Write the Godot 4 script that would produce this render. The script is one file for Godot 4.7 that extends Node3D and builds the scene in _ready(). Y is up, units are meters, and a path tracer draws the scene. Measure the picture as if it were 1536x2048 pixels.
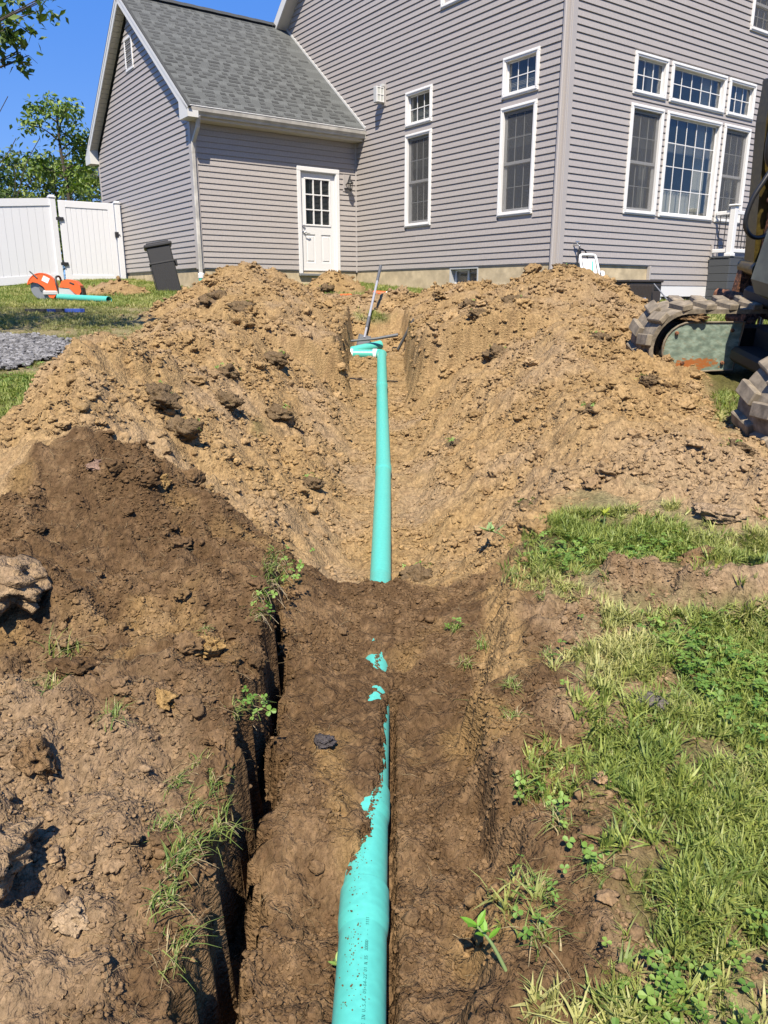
extends Node3D
# A sewer pipe laid in a fresh trench behind a house: y up, metres, the camera over x = z = 0.

const EYE := 1.5
const HOUSE_AT := Vector3(-3.705, 2.018, -15.941)
const HOUSE_TURN := 35.475
const WIDE := 3.794          # length of the wing's door wall
const OUT := 6.019           # how far the main house stands forward of it
const LAP := 0.1063          # height of one siding course

var rng := RandomNumberGenerator.new()
var M := {}
var house: Node3D
var tops := {}

class MB:
	var v := PackedVector3Array()
	var n := PackedVector3Array()
	var c := PackedColorArray()
	var tint := Color.WHITE
	func tri3(a: Vector3, b: Vector3, d: Vector3, na: Vector3, nb: Vector3, nd: Vector3) -> void:
		v.push_back(a); v.push_back(d); v.push_back(b)
		n.push_back(na); n.push_back(nd); n.push_back(nb)
		c.push_back(tint); c.push_back(tint); c.push_back(tint)
	func tri(a: Vector3, b: Vector3, d: Vector3) -> void:   # counter-clockwise from outside
		var k := (b - a).cross(d - a).normalized()
		tri3(a, b, d, k, k, k)
	func quad(a: Vector3, b: Vector3, d: Vector3, e: Vector3) -> void:
		tri(a, b, d); tri(a, d, e)
	func hexa(p: Array) -> void:     # eight corners: bottom ring 0-3 and top ring 4-7, counter-clockwise from above
		quad(p[3], p[2], p[1], p[0]); quad(p[4], p[5], p[6], p[7])
		for i in 4:
			var j := (i + 1) % 4
			quad(p[i], p[j], p[4 + j], p[4 + i])
	func box(at: Vector3, s: Vector3, b := Basis()) -> void:
		var h := s / 2
		var p := []
		for y in [-1, 1]:
			for q in [[-1, 1], [1, 1], [1, -1], [-1, -1]]:
				p.push_back(at + b * Vector3(q[0] * h.x, y * h.y, q[1] * h.z))
		hexa(p)
	func span(a: Vector3, d: Vector3) -> void:
		box((a + d) / 2, (d - a).abs())
	func bev(at: Vector3, s: Vector3, r: float, b := Basis()) -> void:    # box with chamfered edges
		var h := s / 2
		r = minf(r, minf(h.x, minf(h.y, h.z)) * 0.9)
		var g := func(x: float, y: float, z: float, k: int) -> Vector3:
			var q := Vector3(x * h.x, y * h.y, z * h.z)
			if k != 0: q.x -= x * r
			if k != 1: q.y -= y * r
			if k != 2: q.z -= z * r
			return at + b * q
		for k in 3:
			for sg in [-1.0, 1.0]:
				var p := []
				for q in [[-1, -1], [1, -1], [1, 1], [-1, 1]]:
					var e := [0.0, 0.0, 0.0]
					e[k] = sg; e[(k + 1) % 3] = q[0]; e[(k + 2) % 3] = q[1]
					p.push_back(g.call(e[0], e[1], e[2], k))
				if sg > 0: quad(p[0], p[1], p[2], p[3])
				else: quad(p[3], p[2], p[1], p[0])
		for k in 3:      # edges along axis k
			var i := (k + 1) % 3
			var j := (k + 2) % 3
			for si in [-1.0, 1.0]:
				for sj in [-1.0, 1.0]:
					var e := [0.0, 0.0, 0.0]
					e[i] = si; e[j] = sj
					e[k] = -1.0
					var a: Vector3 = g.call(e[0], e[1], e[2], i)
					var d: Vector3 = g.call(e[0], e[1], e[2], j)
					e[k] = 1.0
					var a2: Vector3 = g.call(e[0], e[1], e[2], i)
					var d2: Vector3 = g.call(e[0], e[1], e[2], j)
					if si * sj > 0: quad(a, d, d2, a2)
					else: quad(a2, d2, d, a)
		for x in [-1.0, 1.0]:
			for y in [-1.0, 1.0]:
				for z in [-1.0, 1.0]:
					var a: Vector3 = g.call(x, y, z, 0)
					var d: Vector3 = g.call(x, y, z, 1)
					var e: Vector3 = g.call(x, y, z, 2)
					if x * y * z > 0: tri(a, d, e)
					else: tri(a, e, d)
	func tube(path: Array, rad: Variant, sides := 10, caps := true, squash := 1.0) -> void:
		var rings := []
		var norms := []
		var side := Vector3.ZERO
		for i in path.size():
			var t: Vector3 = (path[mini(i + 1, path.size() - 1)] - path[maxi(i - 1, 0)]).normalized()
			if side == Vector3.ZERO:
				side = t.cross(Vector3.UP if absf(t.y) < 0.9 else Vector3.RIGHT).normalized()
			side = (side - t * side.dot(t)).normalized()
			var up := side.cross(t)
			var r: float = rad[i] if rad is Array else rad
			var ring := []
			var nn := []
			for k in sides:
				var a := TAU * k / sides
				var d := side * cos(a) + up * sin(a) * squash
				ring.push_back(path[i] + d * r)
				nn.push_back((side * cos(a) + up * sin(a)).normalized())
			rings.push_back(ring); norms.push_back(nn)
		for i in path.size() - 1:
			for k in sides:
				var j := (k + 1) % sides
				tri3(rings[i][k], rings[i + 1][j], rings[i][j], norms[i][k], norms[i + 1][j], norms[i][j])
				tri3(rings[i][k], rings[i + 1][k], rings[i + 1][j], norms[i][k], norms[i + 1][k], norms[i + 1][j])
		if caps:
			for k in range(1, sides - 1):
				tri(rings[0][0], rings[0][k], rings[0][k + 1])
				var l: int = path.size() - 1
				tri(rings[l][0], rings[l][k + 1], rings[l][k])
	func prism(poly: PackedVector2Array, from: Vector3, ax: Vector3, ay: Vector3, az: Vector3) -> void:    # polygon in ax, ay pushed along az
		if Geometry2D.is_polygon_clockwise(poly):
			poly = poly.duplicate(); poly.reverse()
		var t := Geometry2D.triangulate_polygon(poly)
		var flip := ax.cross(ay).dot(az) < 0
		for i in range(0, t.size(), 3):
			var p := []
			for k in 3:
				var q := poly[t[i + k]]
				p.push_back(from + ax * q.x + ay * q.y)
			if (p[1] - p[0]).cross(p[2] - p[0]).dot(az) > 0:
				var w: Vector3 = p[1]
				p[1] = p[2]; p[2] = w
			tri(p[0], p[1], p[2])
			tri(p[0] + az, p[2] + az, p[1] + az)
		for i in poly.size():
			var a := poly[i]
			var b := poly[(i + 1) % poly.size()]
			var A := from + ax * a.x + ay * a.y
			var B := from + ax * b.x + ay * b.y
			if flip: quad(B, A, A + az, B + az)
			else: quad(A, B, B + az, A + az)
	func lathe(prof: Array, at: Vector3, axis: Vector3, sides := 24) -> void:   # (radius, along axis) pairs
		var s := axis.cross(Vector3.UP if absf(axis.y) < 0.9 else Vector3.RIGHT).normalized()
		var u := s.cross(axis)
		for i in prof.size() - 1:
			var p: Vector2 = prof[i]
			var q: Vector2 = prof[i + 1]
			var dn := Vector2(q.y - p.y, p.x - q.x).normalized()
			for k in sides:
				var a := TAU * k / sides
				var b := TAU * (k + 1) / sides
				var da := s * cos(a) + u * sin(a)
				var db := s * cos(b) + u * sin(b)
				var na := da * dn.x + axis * dn.y
				var nb := db * dn.x + axis * dn.y
				var A := at + da * p.x + axis * p.y
				var B := at + db * p.x + axis * p.y
				var C := at + db * q.x + axis * q.y
				var D := at + da * q.x + axis * q.y
				tri3(A, C, B, na, nb, nb); tri3(A, D, C, na, na, nb)
	func mesh(m: Material) -> ArrayMesh:
		var a := []
		a.resize(Mesh.ARRAY_MAX)
		a[Mesh.ARRAY_VERTEX] = v
		a[Mesh.ARRAY_NORMAL] = n
		a[Mesh.ARRAY_COLOR] = c
		var r := ArrayMesh.new()
		r.add_surface_from_arrays(Mesh.PRIMITIVE_TRIANGLES, a)
		r.surface_set_material(0, m)
		return r

func named(parent: Node, o: Node, called: String) -> void:
	var nm := called
	var k := 0
	while parent.has_node(nm):
		k += 1
		nm = "%s_%03d" % [called, k]
	o.name = nm
	parent.add_child(o, true)

var counts := {}
func numbered(parent: Node, called: String) -> String:
	var key := str(parent.get_instance_id()) + called
	var k: int = counts.get(key, 0)
	counts[key] = k + 1
	return called if k == 0 else "%s_%03d" % [called, k]

func put(called: String, b: Variant, m: Material, parent: Node = self, kind := "") -> MeshInstance3D:
	var o := MeshInstance3D.new()
	o.mesh = b.mesh(m) if b is MB else b
	if not b is MB and m: o.material_override = m
	o.name = numbered(parent, called)
	parent.add_child(o, true)
	if kind: o.set_meta("kind", kind)
	return o

func tag(o: Node, label: String, category: String, group := "") -> Node:
	o.set_meta("label", label)
	o.set_meta("category", category)
	if group: o.set_meta("group", group)
	return o

func thing(called: String, label: String, category: String, at := Vector3.ZERO, turn := 0.0, group := "") -> Node3D:
	var o := Node3D.new()
	o.name = numbered(self, called)
	add_child(o, true)
	o.position = at
	o.rotation_degrees.y = turn
	tag(o, label, category, group)
	return o

func mm(called: String, mesh: Mesh, where: Array, tint: Array, m: Material, parent: Node = self) -> MultiMeshInstance3D:
	var q := MultiMesh.new()
	q.transform_format = MultiMesh.TRANSFORM_3D
	q.use_colors = tint.size() > 0
	q.mesh = mesh
	q.instance_count = where.size()
	for i in where.size():
		q.set_instance_transform(i, where[i])
		if tint.size(): q.set_instance_color(i, tint[i])
	var o := MultiMeshInstance3D.new()
	o.multimesh = q
	o.material_override = m
	o.name = numbered(parent, called)
	parent.add_child(o, true)
	o.set_meta("kind", "stuff")
	return o

func mat(called: String, lin: Color, rough: float, metal := 0.0) -> StandardMaterial3D:
	var m := StandardMaterial3D.new()
	m.resource_name = called
	m.albedo_color = lin.linear_to_srgb()
	m.roughness = rough
	m.metallic = metal
	M[called] = m
	return m

func noise(kind: int, freq: float, sd: int, oct := 1, gain := 0.5) -> FastNoiseLite:
	var f := FastNoiseLite.new()
	f.noise_type = kind as FastNoiseLite.NoiseType
	f.frequency = freq
	f.seed = sd
	f.fractal_type = FastNoiseLite.FRACTAL_FBM if oct > 1 else FastNoiseLite.FRACTAL_NONE
	f.fractal_octaves = oct
	f.fractal_gain = gain
	return f

# a grey picture that tiles: values lo..hi spread over the noise
func grain(side: int, f: FastNoiseLite, lo: float, hi: float, contrast := 1.0) -> ImageTexture:
	var im := f.get_seamless_image(side, side)
	var out := Image.create(side, side, false, Image.FORMAT_RGB8)
	for y in side:
		for x in side:
			var g := clampf((im.get_pixel(x, y).r - 0.5) * contrast + 0.5, 0, 1)
			g = lerpf(lo, hi, g)
			out.set_pixel(x, y, Color(g, g, g))
	return ImageTexture.create_from_image(out)

func tri_map(m: StandardMaterial3D, scale: float, world := true) -> void:
	m.uv1_triplanar = true
	m.uv1_world_triplanar = world
	m.uv1_scale = Vector3.ONE * scale

func _ready() -> void:
	# camera
	var cam := Camera3D.new()
	cam.name = "camera"
	cam.position = Vector3(0, EYE, 0)
	cam.rotation_degrees = Vector3(-16.064, 0, 0)
	cam.fov = 68.25
	cam.near = 0.05
	cam.far = 1500.0
	add_child(cam)
	# sky, sun, exposure
	var around := WorldEnvironment.new()
	around.name = "world"
	var e := Environment.new()
	e.background_mode = Environment.BG_SKY
	var p := ProceduralSkyMaterial.new()
	p.sky_top_color = Color(0.036, 0.14, 0.46).linear_to_srgb()
	p.sky_horizon_color = Color(0.235, 0.40, 0.64).linear_to_srgb()
	p.sky_curve = 0.10
	p.ground_bottom_color = Color(0.30, 0.28, 0.2)
	p.ground_horizon_color = Color(0.55, 0.6, 0.62)
	p.ground_curve = 0.05
	p.sky_cover = wisps()
	p.sky_cover_modulate = Color(1, 1, 1, 0.8)
	p.sky_energy_multiplier = 1.0
	e.sky = Sky.new()
	e.sky.sky_material = p
	e.tonemap_mode = Environment.TONE_MAPPER_LINEAR
	e.tonemap_exposure = 1.85
	e.sdfgi_enabled = true
	e.ssao_enabled = true
	e.ssil_enabled = true
	around.environment = e
	add_child(around)
	var sun := DirectionalLight3D.new()
	sun.name = "sun"
	sun.light_energy = 1.6
	sun.light_color = Color(1.0, 0.955, 0.88)
	sun.light_angular_distance = 0.53
	sun.shadow_enabled = true
	add_child(sun)
	sun.look_at_from_position(Vector3(-0.064, 1.0, 0.72), Vector3.ZERO)
	sun.position = Vector3(0, 20, 0)
	make_materials()
	# the place
	build_ground()
	build_house()
	build_fence()
	build_deck()
	build_excavator()
	build_trees()
	build_pipes()
	build_saw()
	build_small_things()
	build_tools()
	build_gravel()
	build_big_clods()
	build_plants()
	scatter_clods()
	scatter_straw()
	scatter_grass()
	scatter_clover()

# thin high cloud for the sky's cover: white with a faint alpha
func wisps() -> ImageTexture:
	var f := noise(FastNoiseLite.TYPE_SIMPLEX, 0.012, 77, 5, 0.55)
	var im := f.get_seamless_image(512, 256)
	var out := Image.create(512, 256, false, Image.FORMAT_RGBA8)
	for y in 256:
		for x in 512:
			var g := clampf((im.get_pixel(x, y).r - 0.62) * 2.2, 0, 1) * 0.35
			out.set_pixel(x, y, Color(g, g, g, g))
	return ImageTexture.create_from_image(out)

func make_materials() -> void:
	var fine := noise(FastNoiseLite.TYPE_SIMPLEX, 0.02, 3, 5, 0.62)
	var speck := grain(512, fine, 0.72, 1.0, 1.6)
	var bump := grain(512, noise(FastNoiseLite.TYPE_CELLULAR, 0.045, 9, 4, 0.6), 0.0, 1.0, 1.3)
	var soft := grain(512, noise(FastNoiseLite.TYPE_SIMPLEX, 0.008, 21, 4), 0.82, 1.0, 1.5)
	var faint := grain(256, noise(FastNoiseLite.TYPE_SIMPLEX, 0.03, 5, 4), 0.94, 1.0, 1.4)
	M.speck = speck; M.bump = bump; M.soft = soft
	# soil: vertex colours say which soil, the textures add its grain
	var s := mat("soil", Color.WHITE, 1.0)
	s.metallic_specular = 0.15
	s.vertex_color_use_as_albedo = true
	s.vertex_color_is_srgb = true
	s.albedo_texture = speck
	s.heightmap_enabled = true
	s.heightmap_texture = bump
	s.heightmap_scale = 1.2
	tri_map(s, 3.1)
	var cl := mat("clod", Color.WHITE, 1.0)
	cl.metallic_specular = 0.15
	cl.vertex_color_use_as_albedo = true
	cl.albedo_texture = speck
	cl.heightmap_enabled = true
	cl.heightmap_texture = bump
	cl.heightmap_scale = 0.4
	tri_map(cl, 5.0)
	for k in 3:
		var m := mat("siding%d" % k, Color(0.345, 0.318, 0.302) * [1.0, 0.975, 1.02][k], 0.5)
		m.albedo_texture = faint
		tri_map(m, 2.3, false)
	mat("siding_trim", Color(0.36, 0.335, 0.32), 0.45)
	var g := mat("gutter", Color(0.52, 0.50, 0.46), 0.4)
	g.albedo_texture = soft
	tri_map(g, 0.6, false)
	mat("white_trim", Color(0.64, 0.64, 0.64), 0.35)
	mat("vinyl", Color(0.61, 0.62, 0.645), 0.35)
	mat("rake", Color(0.56, 0.56, 0.54), 0.4)
	mat("soffit", Color(0.50, 0.47, 0.42), 0.5)
	mat("door_paint", Color(0.62, 0.62, 0.62), 0.35)
	var co := mat("concrete", Color(0.56, 0.46, 0.30), 0.9)
	co.albedo_texture = soft
	co.heightmap_enabled = true; co.heightmap_texture = speck; co.heightmap_scale = 0.15
	tri_map(co, 0.9)
	for k in 4:
		var m := mat("shingle%d" % k, Color(0.105, 0.113, 0.113) * [1.0, 0.72, 1.22, 0.55][k], 0.95)
		m.albedo_texture = speck
		m.heightmap_enabled = true; m.heightmap_texture = bump; m.heightmap_scale = 0.15
		tri_map(m, 4.0, false)
	var gl := mat("glass", Color(0.02, 0.03, 0.03), 0.02)
	gl.transparency = BaseMaterial3D.TRANSPARENCY_ALPHA
	gl.albedo_color.a = 0.22
	var sn := mat("insect_screen", Color(0.10, 0.10, 0.10), 0.9)
	sn.transparency = BaseMaterial3D.TRANSPARENCY_ALPHA
	sn.albedo_color.a = 0.3
	mat("room_paint", Color(0.45, 0.43, 0.40), 0.9)
	mat("blind", Color(0.42, 0.44, 0.42), 0.7)
	var cu := mat("curtain", Color(0.5, 0.52, 0.47), 0.9)
	cu.backlight_enabled = true; cu.backlight = Color(0.3, 0.3, 0.3)
	var pv := mat("pipe", Color(0.085, 0.44, 0.37), 0.42)
	pv.albedo_texture = faint
	pv.roughness_texture = speck
	tri_map(pv, 4.0)
	mat("pipe_ink", Color(0.015, 0.09, 0.085), 0.6)
	mat("primer", Color(0.72, 0.76, 0.74), 0.5)
	mat("black_metal", Color(0.02, 0.02, 0.022), 0.45)
	mat("black_plastic", Color(0.028, 0.027, 0.026), 0.5)
	mat("brown_plastic", Color(0.035, 0.028, 0.024), 0.5)
	mat("chrome", Color(0.62, 0.62, 0.62), 0.3, 0.9)
	mat("alloy", Color(0.36, 0.36, 0.37), 0.35, 0.3)
	mat("steel", Color(0.33, 0.34, 0.35), 0.45, 0.7)
	mat("grey_iron", Color(0.10, 0.105, 0.11), 0.6, 0.3)
	mat("orange", Color(0.72, 0.085, 0.012), 0.4)
	mat("saw_orange", Color(0.72, 0.12, 0.03), 0.35)
	mat("saw_grey", Color(0.42, 0.43, 0.43), 0.5)
	mat("blue", Color(0.035, 0.07, 0.30), 0.4)
	mat("hose_rubber", Color(0.014, 0.014, 0.015), 0.4)
	var ol := mat("olive_paint", Color(0.085, 0.062, 0.012), 0.3)
	ol.albedo_texture = speck; tri_map(ol, 1.5, false)
	ol.clearcoat_enabled = true; ol.clearcoat = 0.5
	var ru := mat("rust", Color(0.30, 0.125, 0.06), 0.85)
	ru.albedo_texture = grain(256, noise(FastNoiseLite.TYPE_SIMPLEX, 0.03, 31, 5, 0.65), 0.35, 1.0, 2.0)
	ru.heightmap_enabled = true; ru.heightmap_texture = speck; ru.heightmap_scale = 0.25
	tri_map(ru, 2.4, false)
	var rb := mat("track_rubber", Color(0.275, 0.228, 0.165), 0.9)
	rb.albedo_texture = grain(256, noise(FastNoiseLite.TYPE_SIMPLEX, 0.016, 33, 5, 0.6), 0.68, 1.0, 1.5)
	rb.heightmap_enabled = true; rb.heightmap_texture = speck; rb.heightmap_scale = 0.2
	tri_map(rb, 2.0, false)
	mat("machine_black", Color(0.012, 0.012, 0.012), 0.6)
	var mg := mat("machine_grey", Color(0.13, 0.14, 0.11), 0.5)
	mg.albedo_texture = soft
	tri_map(mg, 1.2, false)
	var sp := mat("shovel_tan", Color(0.38, 0.30, 0.20), 0.7)
	sp.albedo_texture = speck
	tri_map(sp, 2.0, false)
	var st := mat("ledge_stone", Color(0.45, 0.43, 0.38), 0.9)
	st.albedo_texture = speck
	st.heightmap_enabled = true; st.heightmap_texture = bump; st.heightmap_scale = 0.6
	tri_map(st, 1.5)
	mat("skirt_grey", Color(0.055, 0.06, 0.066), 0.6)
	mat("lead", Color(0.3, 0.3, 0.31), 0.5)
	var bk := mat("bark", Color(0.075, 0.062, 0.05), 0.95)
	bk.albedo_texture = speck
	tri_map(bk, 3.0)
	for k in [["leaf", Color.WHITE], ["grass_blade", Color.WHITE]]:
		var m := mat(k[0], k[1], 0.55)
		m.vertex_color_use_as_albedo = true
		m.backlight_enabled = true
		m.backlight = Color(0.65, 0.75, 0.3)
		m.cull_mode = BaseMaterial3D.CULL_DISABLED
	mat("root_bark", Color(0.11, 0.07, 0.045), 0.95)
	mat("root", Color(0.30, 0.24, 0.15), 0.9)
	mat("flower_white", Color(0.75, 0.75, 0.68), 0.7)
	var gp := mat("green_plate", Color.WHITE, 0.55)
	gp.albedo_texture = plate_paint()

var n_wob: FastNoiseLite
var n_big: FastNoiseLite
var n_mid: FastNoiseLite
var n_clod: FastNoiseLite
var n_crumb: FastNoiseLite
var n_tiny: FastNoiseLite
var n_patch: FastNoiseLite

func setup_ground() -> void:
	n_wob = noise(FastNoiseLite.TYPE_SIMPLEX, 3.0, 11, 3)
	n_big = noise(FastNoiseLite.TYPE_SIMPLEX, 1.1, 12, 3)
	n_mid = noise(FastNoiseLite.TYPE_SIMPLEX, 6.5, 13, 4, 0.55)
	n_patch = noise(FastNoiseLite.TYPE_SIMPLEX, 0.9, 14, 3, 0.6)
	n_clod = noise(FastNoiseLite.TYPE_CELLULAR, 6.5, 15)
	n_crumb = noise(FastNoiseLite.TYPE_CELLULAR, 19.0, 16)
	n_tiny = noise(FastNoiseLite.TYPE_CELLULAR, 48.0, 17)
	for f in [n_clod, n_crumb, n_tiny]:
		f.cellular_return_type = FastNoiseLite.RETURN_DISTANCE
		f.cellular_jitter = 1.0
		f.domain_warp_enabled = true
		f.domain_warp_amplitude = 0.5 / f.frequency
		f.domain_warp_frequency = f.frequency * 0.7
		f.domain_warp_fractal_type = FastNoiseLite.DOMAIN_WARP_FRACTAL_NONE

const LAWN_T := [-60.0, -20.0, -4.0, 0.0, 1.5, 3.0, 4.7, 6.2, 7.6, 9.3, 12.4, 14.0, 16.0, 19.0, 24.0, 60.0]
const LAWN_H := [-1.2, -0.9, -0.2, 0.11, 0.235, 0.41, 0.65, 0.86, 1.01, 1.16, 1.345, 1.43, 1.56, 1.81, 1.9, 2.0]

func curve(ts: Array, hs: Array, t: float) -> float:
	if t <= ts[0]: return hs[0]
	for i in range(1, ts.size()):
		if t < ts[i]:
			return lerpf(hs[i - 1], hs[i], (t - ts[i - 1]) / (ts[i] - ts[i - 1]))
	return hs[-1]

var lawn_table := PackedFloat32Array()
func lawn(x: float, z: float) -> float:
	if lawn_table.is_empty():
		for i in 1200:       # smoothed over half a metre
			var s := 0.0
			for k in range(-4, 5): s += curve(LAWN_T, LAWN_H, (i - 400) * 0.1 + k * 0.16)
			lawn_table.push_back(s / 9.0)
	var t := clampf(-z * 10.0 + 400.0, 0.0, 1198.0)
	var i := int(t)
	var h := lerpf(lawn_table[i], lawn_table[i + 1], t - i)
	if x < -7.7: h -= minf(0.10 * (-7.7 - x), 0.45) * smoothstep(9.0, 15.0, -z)
	if x < -0.7 and z > -3.0: h -= 0.24 * exp(-(((x + 1.08) / 0.17) ** 2 + ((z + 2.12) / 0.17) ** 2))
	if x > 1.0: h -= minf(0.028 * (x - 1.0), 0.2) * smoothstep(8.0, 12.0, -z)
	return h

# heaps of spoil: centre x, z, half widths, height over the lawn, turn
const HEAPS := [
	[2.15, -9.5, 1.55, 2.5, 0.60, 0.0], [1.25, -7.0, 1.6, 3.0, 0.42, 0.0], [0.95, -5.2, 1.0, 1.9, 0.24, 0.0],
	[1.5, -4.4, 1.3, 0.95, 0.10, 0.2], [1.15, -10.6, 1.3, 2.0, 0.40, 0.0], [2.6, -9.9, 1.0, 1.4, 0.42, 0.0], [0.0, -11.0, 1.0, 1.0, 0.24, 0.0],
	[-1.95, -11.2, 1.25, 2.4, 0.66, 0.2], [-1.35, -8.6, 1.45, 2.6, 0.50, 0.0], [-1.45, -6.3, 1.25, 1.7, 0.36, 0.0],
	[-1.62, -4.65, 0.84, 1.25, 0.72, 0.0], [-1.3, -3.75, 1.15, 1.35, 0.52, 0.1], [-1.6, -2.9, 1.2, 1.4, 0.24, 0.0],
	[-1.1, -1.9, 1.3, 1.7, 0.19, 0.0], [-0.2, -12.2, 1.7, 1.4, 0.15, 0.0], [-1.0, -15.5, 0.8, 0.8, 0.42, 0.0], [-2.2, -13.2, 1.1, 1.3, 0.25, 0.0],
	[-5.0, -14.7, 0.85, 0.75, 0.27, 0.0], [1.45, -2.69, 1.0, 0.32, 0.13, 0.12], [2.05, -3.55, 1.15, 0.62, 0.13, 0.1], [1.55, -4.3, 1.15, 1.05, 0.12, 0.0], [0.75, -1.9, 0.6, 1.6, 0.05, 0.0], [0.35, -3.2, 0.35, 0.7, 0.10, 0.0],
]

func heap_over(x: float, z: float) -> float:
	var top := 0.0
	for m in HEAPS:
		var dx: float = x - m[0]
		var dz: float = z - m[1]
		if absf(dx) > m[2] * 1.5 or absf(dz) > m[3] * 1.5: continue
		if m[5] != 0.0:
			var c: float = cos(m[5])
			var s: float = sin(m[5])
			var t := dx * c + dz * s
			dz = dz * c - dx * s
			dx = t
		var r := sqrt((dx / m[2]) ** 2 + (dz / m[3]) ** 2)
		if r >= 1.0: continue
		var k: float = 1.0 - r
		k = m[4] * (k * k * (3 - 2 * k) * 0.45 + k * 0.55)
		top = maxf(top, k) + minf(top, k) * 0.25
	return top

func pipe_top(z: float) -> float:
	var t := maxf(0.0, -z - 3.6)
	return 0.18 + 0.131 * (sqrt(t * t + 0.04) - 0.2) + 0.0

func pipe_x(z: float) -> float:
	return curve([0.8, 2.2, 3.6, 5.2, 7.0, 9.2], [-0.055, -0.036, -0.017, -0.004, -0.018, -0.028], -z)

# how far over the pipe's crown the soil reaches from the left
func cover_reach(z: float) -> float:
	return curve([1.4, 1.48, 1.57, 1.64, 1.76, 1.84, 2.2, 2.28, 2.33, 2.4, 2.45, 2.52, 2.66, 2.72], [-0.065, -0.055, -0.024, -0.004, 0.010, 0.022, 0.026, 0.03, 0.09, 0.034, 0.09, 0.0, 0.0, 0.12], -z)

func left_edge(z: float) -> float:
	return curve([1.0, 1.6, 2.1, 2.9, 3.4], [-0.36, -0.375, -0.395, -0.44, -0.43], -z)
func right_edge(z: float) -> float:
	return curve([1.0, 1.57, 2.1, 2.8, 3.3], [0.18, 0.26, 0.285, 0.42, 0.5], -z)

func grass_edge(z: float) -> float:
	return curve([1.0, 1.44, 1.85, 2.14, 2.6, 3.2, 3.6], [0.36, 0.52, 0.64, 0.66, 0.74, 0.56, 0.8], -z)

# x: height, y: how far dug or heaped (0 lawn .. 1 bare soil), z: 1 in the trench, w: roughness
func shape(x: float, z: float) -> Vector4:
	var wob := n_wob.get_noise_2d(x, z)
	var lw := lawn(x, z)
	var hp := heap_over(x + wob * 0.10, z + n_wob.get_noise_2d(x + 40.0, z) * 0.10)
	var o := lw + hp
	var soil := smoothstep(0.02, 0.07, hp + wob * 0.02)
	var trench := 0.0
	var h := o
	var rough := soil
	if absf(x) < 2.4 and z > -12.0:
		var near := smoothstep(-3.40, -3.0, z)
		if near > 0.0 and z > -3.40:
			# short trench in front: steep cut edges, filled to the pipe
			var e := wob * 0.05 + n_mid.get_noise_2d(x * 0.3, z) * 0.03
			var xl := left_edge(z) + e
			var xr := right_edge(z) - e * 1.1
			var dx := x - pipe_x(z)
			var rag := n_mid.get_noise_2d(x * 2.5 + 3.0, z * 2.5) * 0.014 + n_mid.get_noise_2d(x * 9.0, z * 9.0) * 0.016
			var low := 0.118 + 0.015 * wob
			var cover := curve([0.9, 1.42, 1.5, 1.58, 1.75, 2.2, 2.34, 2.45, 2.6, 2.72, 3.0, 3.2, 3.4], [0.112, 0.122, 0.157, 0.188, 0.203, 0.203, 0.204, 0.2, 0.187, 0.2, 0.214, 0.235, 0.212], -z)
			var reach := cover_reach(z) + rag
			var side := curve([0.9, 2.15, 2.34, 2.6, 3.0, 3.6], [0.118, 0.122, 0.16, 0.182, 0.2, 0.2], -z) + 0.012 * wob
			var fill := lerpf(cover, minf(side, cover), smoothstep(reach - 0.006, reach + 0.03, dx))
			if z > -2.32: fill -= 0.06 * smoothstep(0.044, 0.054, dx) * (1.0 - smoothstep(0.064, 0.080, dx + rag * 0.3))
			fill += smoothstep(-0.06, -0.42, x) * curve([0.9, 1.6, 1.9, 2.2, 2.6, 3.4], [0.0, 0.0, -0.03, -0.02, 0.05, 0.17], -z) + wob * 0.008
			fill += smoothstep(0.2, 0.5, x) * curve([0.9, 2.2, 2.8, 3.4], [0.0, 0.0, 0.05, 0.13], -z)
			fill -= 0.2 * smoothstep(2.95, 2.6, -z) * smoothstep(xl + 0.075, xl + 0.045, x + n_mid.get_noise_2d(x, z * 2.0) * 0.03)
			var wl := smoothstep(xl - 0.006, xl + 0.012, x)
			var soft_r := curve([1.0, 2.1, 2.4, 3.3], [0.03, 0.03, 0.09, 0.16], -z)
			var wr := smoothstep(xr + soft_r, xr - 0.02, x)
			var inside := wl * wr
			var g := lerpf(o, minf(fill, o), inside)
			h = g
			trench = inside
			soil = maxf(soil, inside)
			soil = maxf(soil, smoothstep(0.1, -0.1, x))
			if x > 0.05: soil = maxf(soil, 1.0 - smoothstep(-0.08, 0.14, x - grass_edge(z) + wob * 0.12))
			rough = maxf(soil * (1.0 - 0.55 * wr * wl), 0.0)
		if z < -3.0:
			var f := 1.0 - near
			var fl := pipe_top(z) - 0.10
			var far := smoothstep(-7.0, -7.5, z)
			var xe := x + wob * 0.05 * (1.0 - 0.3 * far)
			var d := maxf(0.0, maxf(-0.24 - 0.17 * far - xe, xe - 0.21 - 0.04 * far))
			if x < 0: d = maxf(0.0, -0.24 - 0.17 * far - xe)
			var a := lerpf(0.72, 11.0, far)
			if x > 0: a = lerpf(0.6, 6.0, far)
			var v := fl + minf(a * d, lerpf(9.0, 0.40, far) + 0.6 * d) + maxf(0.0, -9.75 - z) * 1.0
			v += smoothstep(-3.55, -3.25, z) * 0.12
			var k := 0.09
			var mn := minf(o, v) - maxf(0.0, k - absf(o - v)) ** 2 / (4 * k)
			var cut := smoothstep(0.02, 0.1, o - mn)
			h = lerpf(h, mn, f)
			trench = maxf(trench * near, f * smoothstep(0.25, 0.0, d) * cut)
			soil = maxf(soil, f * cut)
			rough = maxf(rough * near, f * maxf(soil * (1.0 - 0.6 * smoothstep(0.3, 0.0, d) * cut), 0.0))
	return Vector4(h, clampf(soil, 0, 1), trench, rough)

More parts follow.
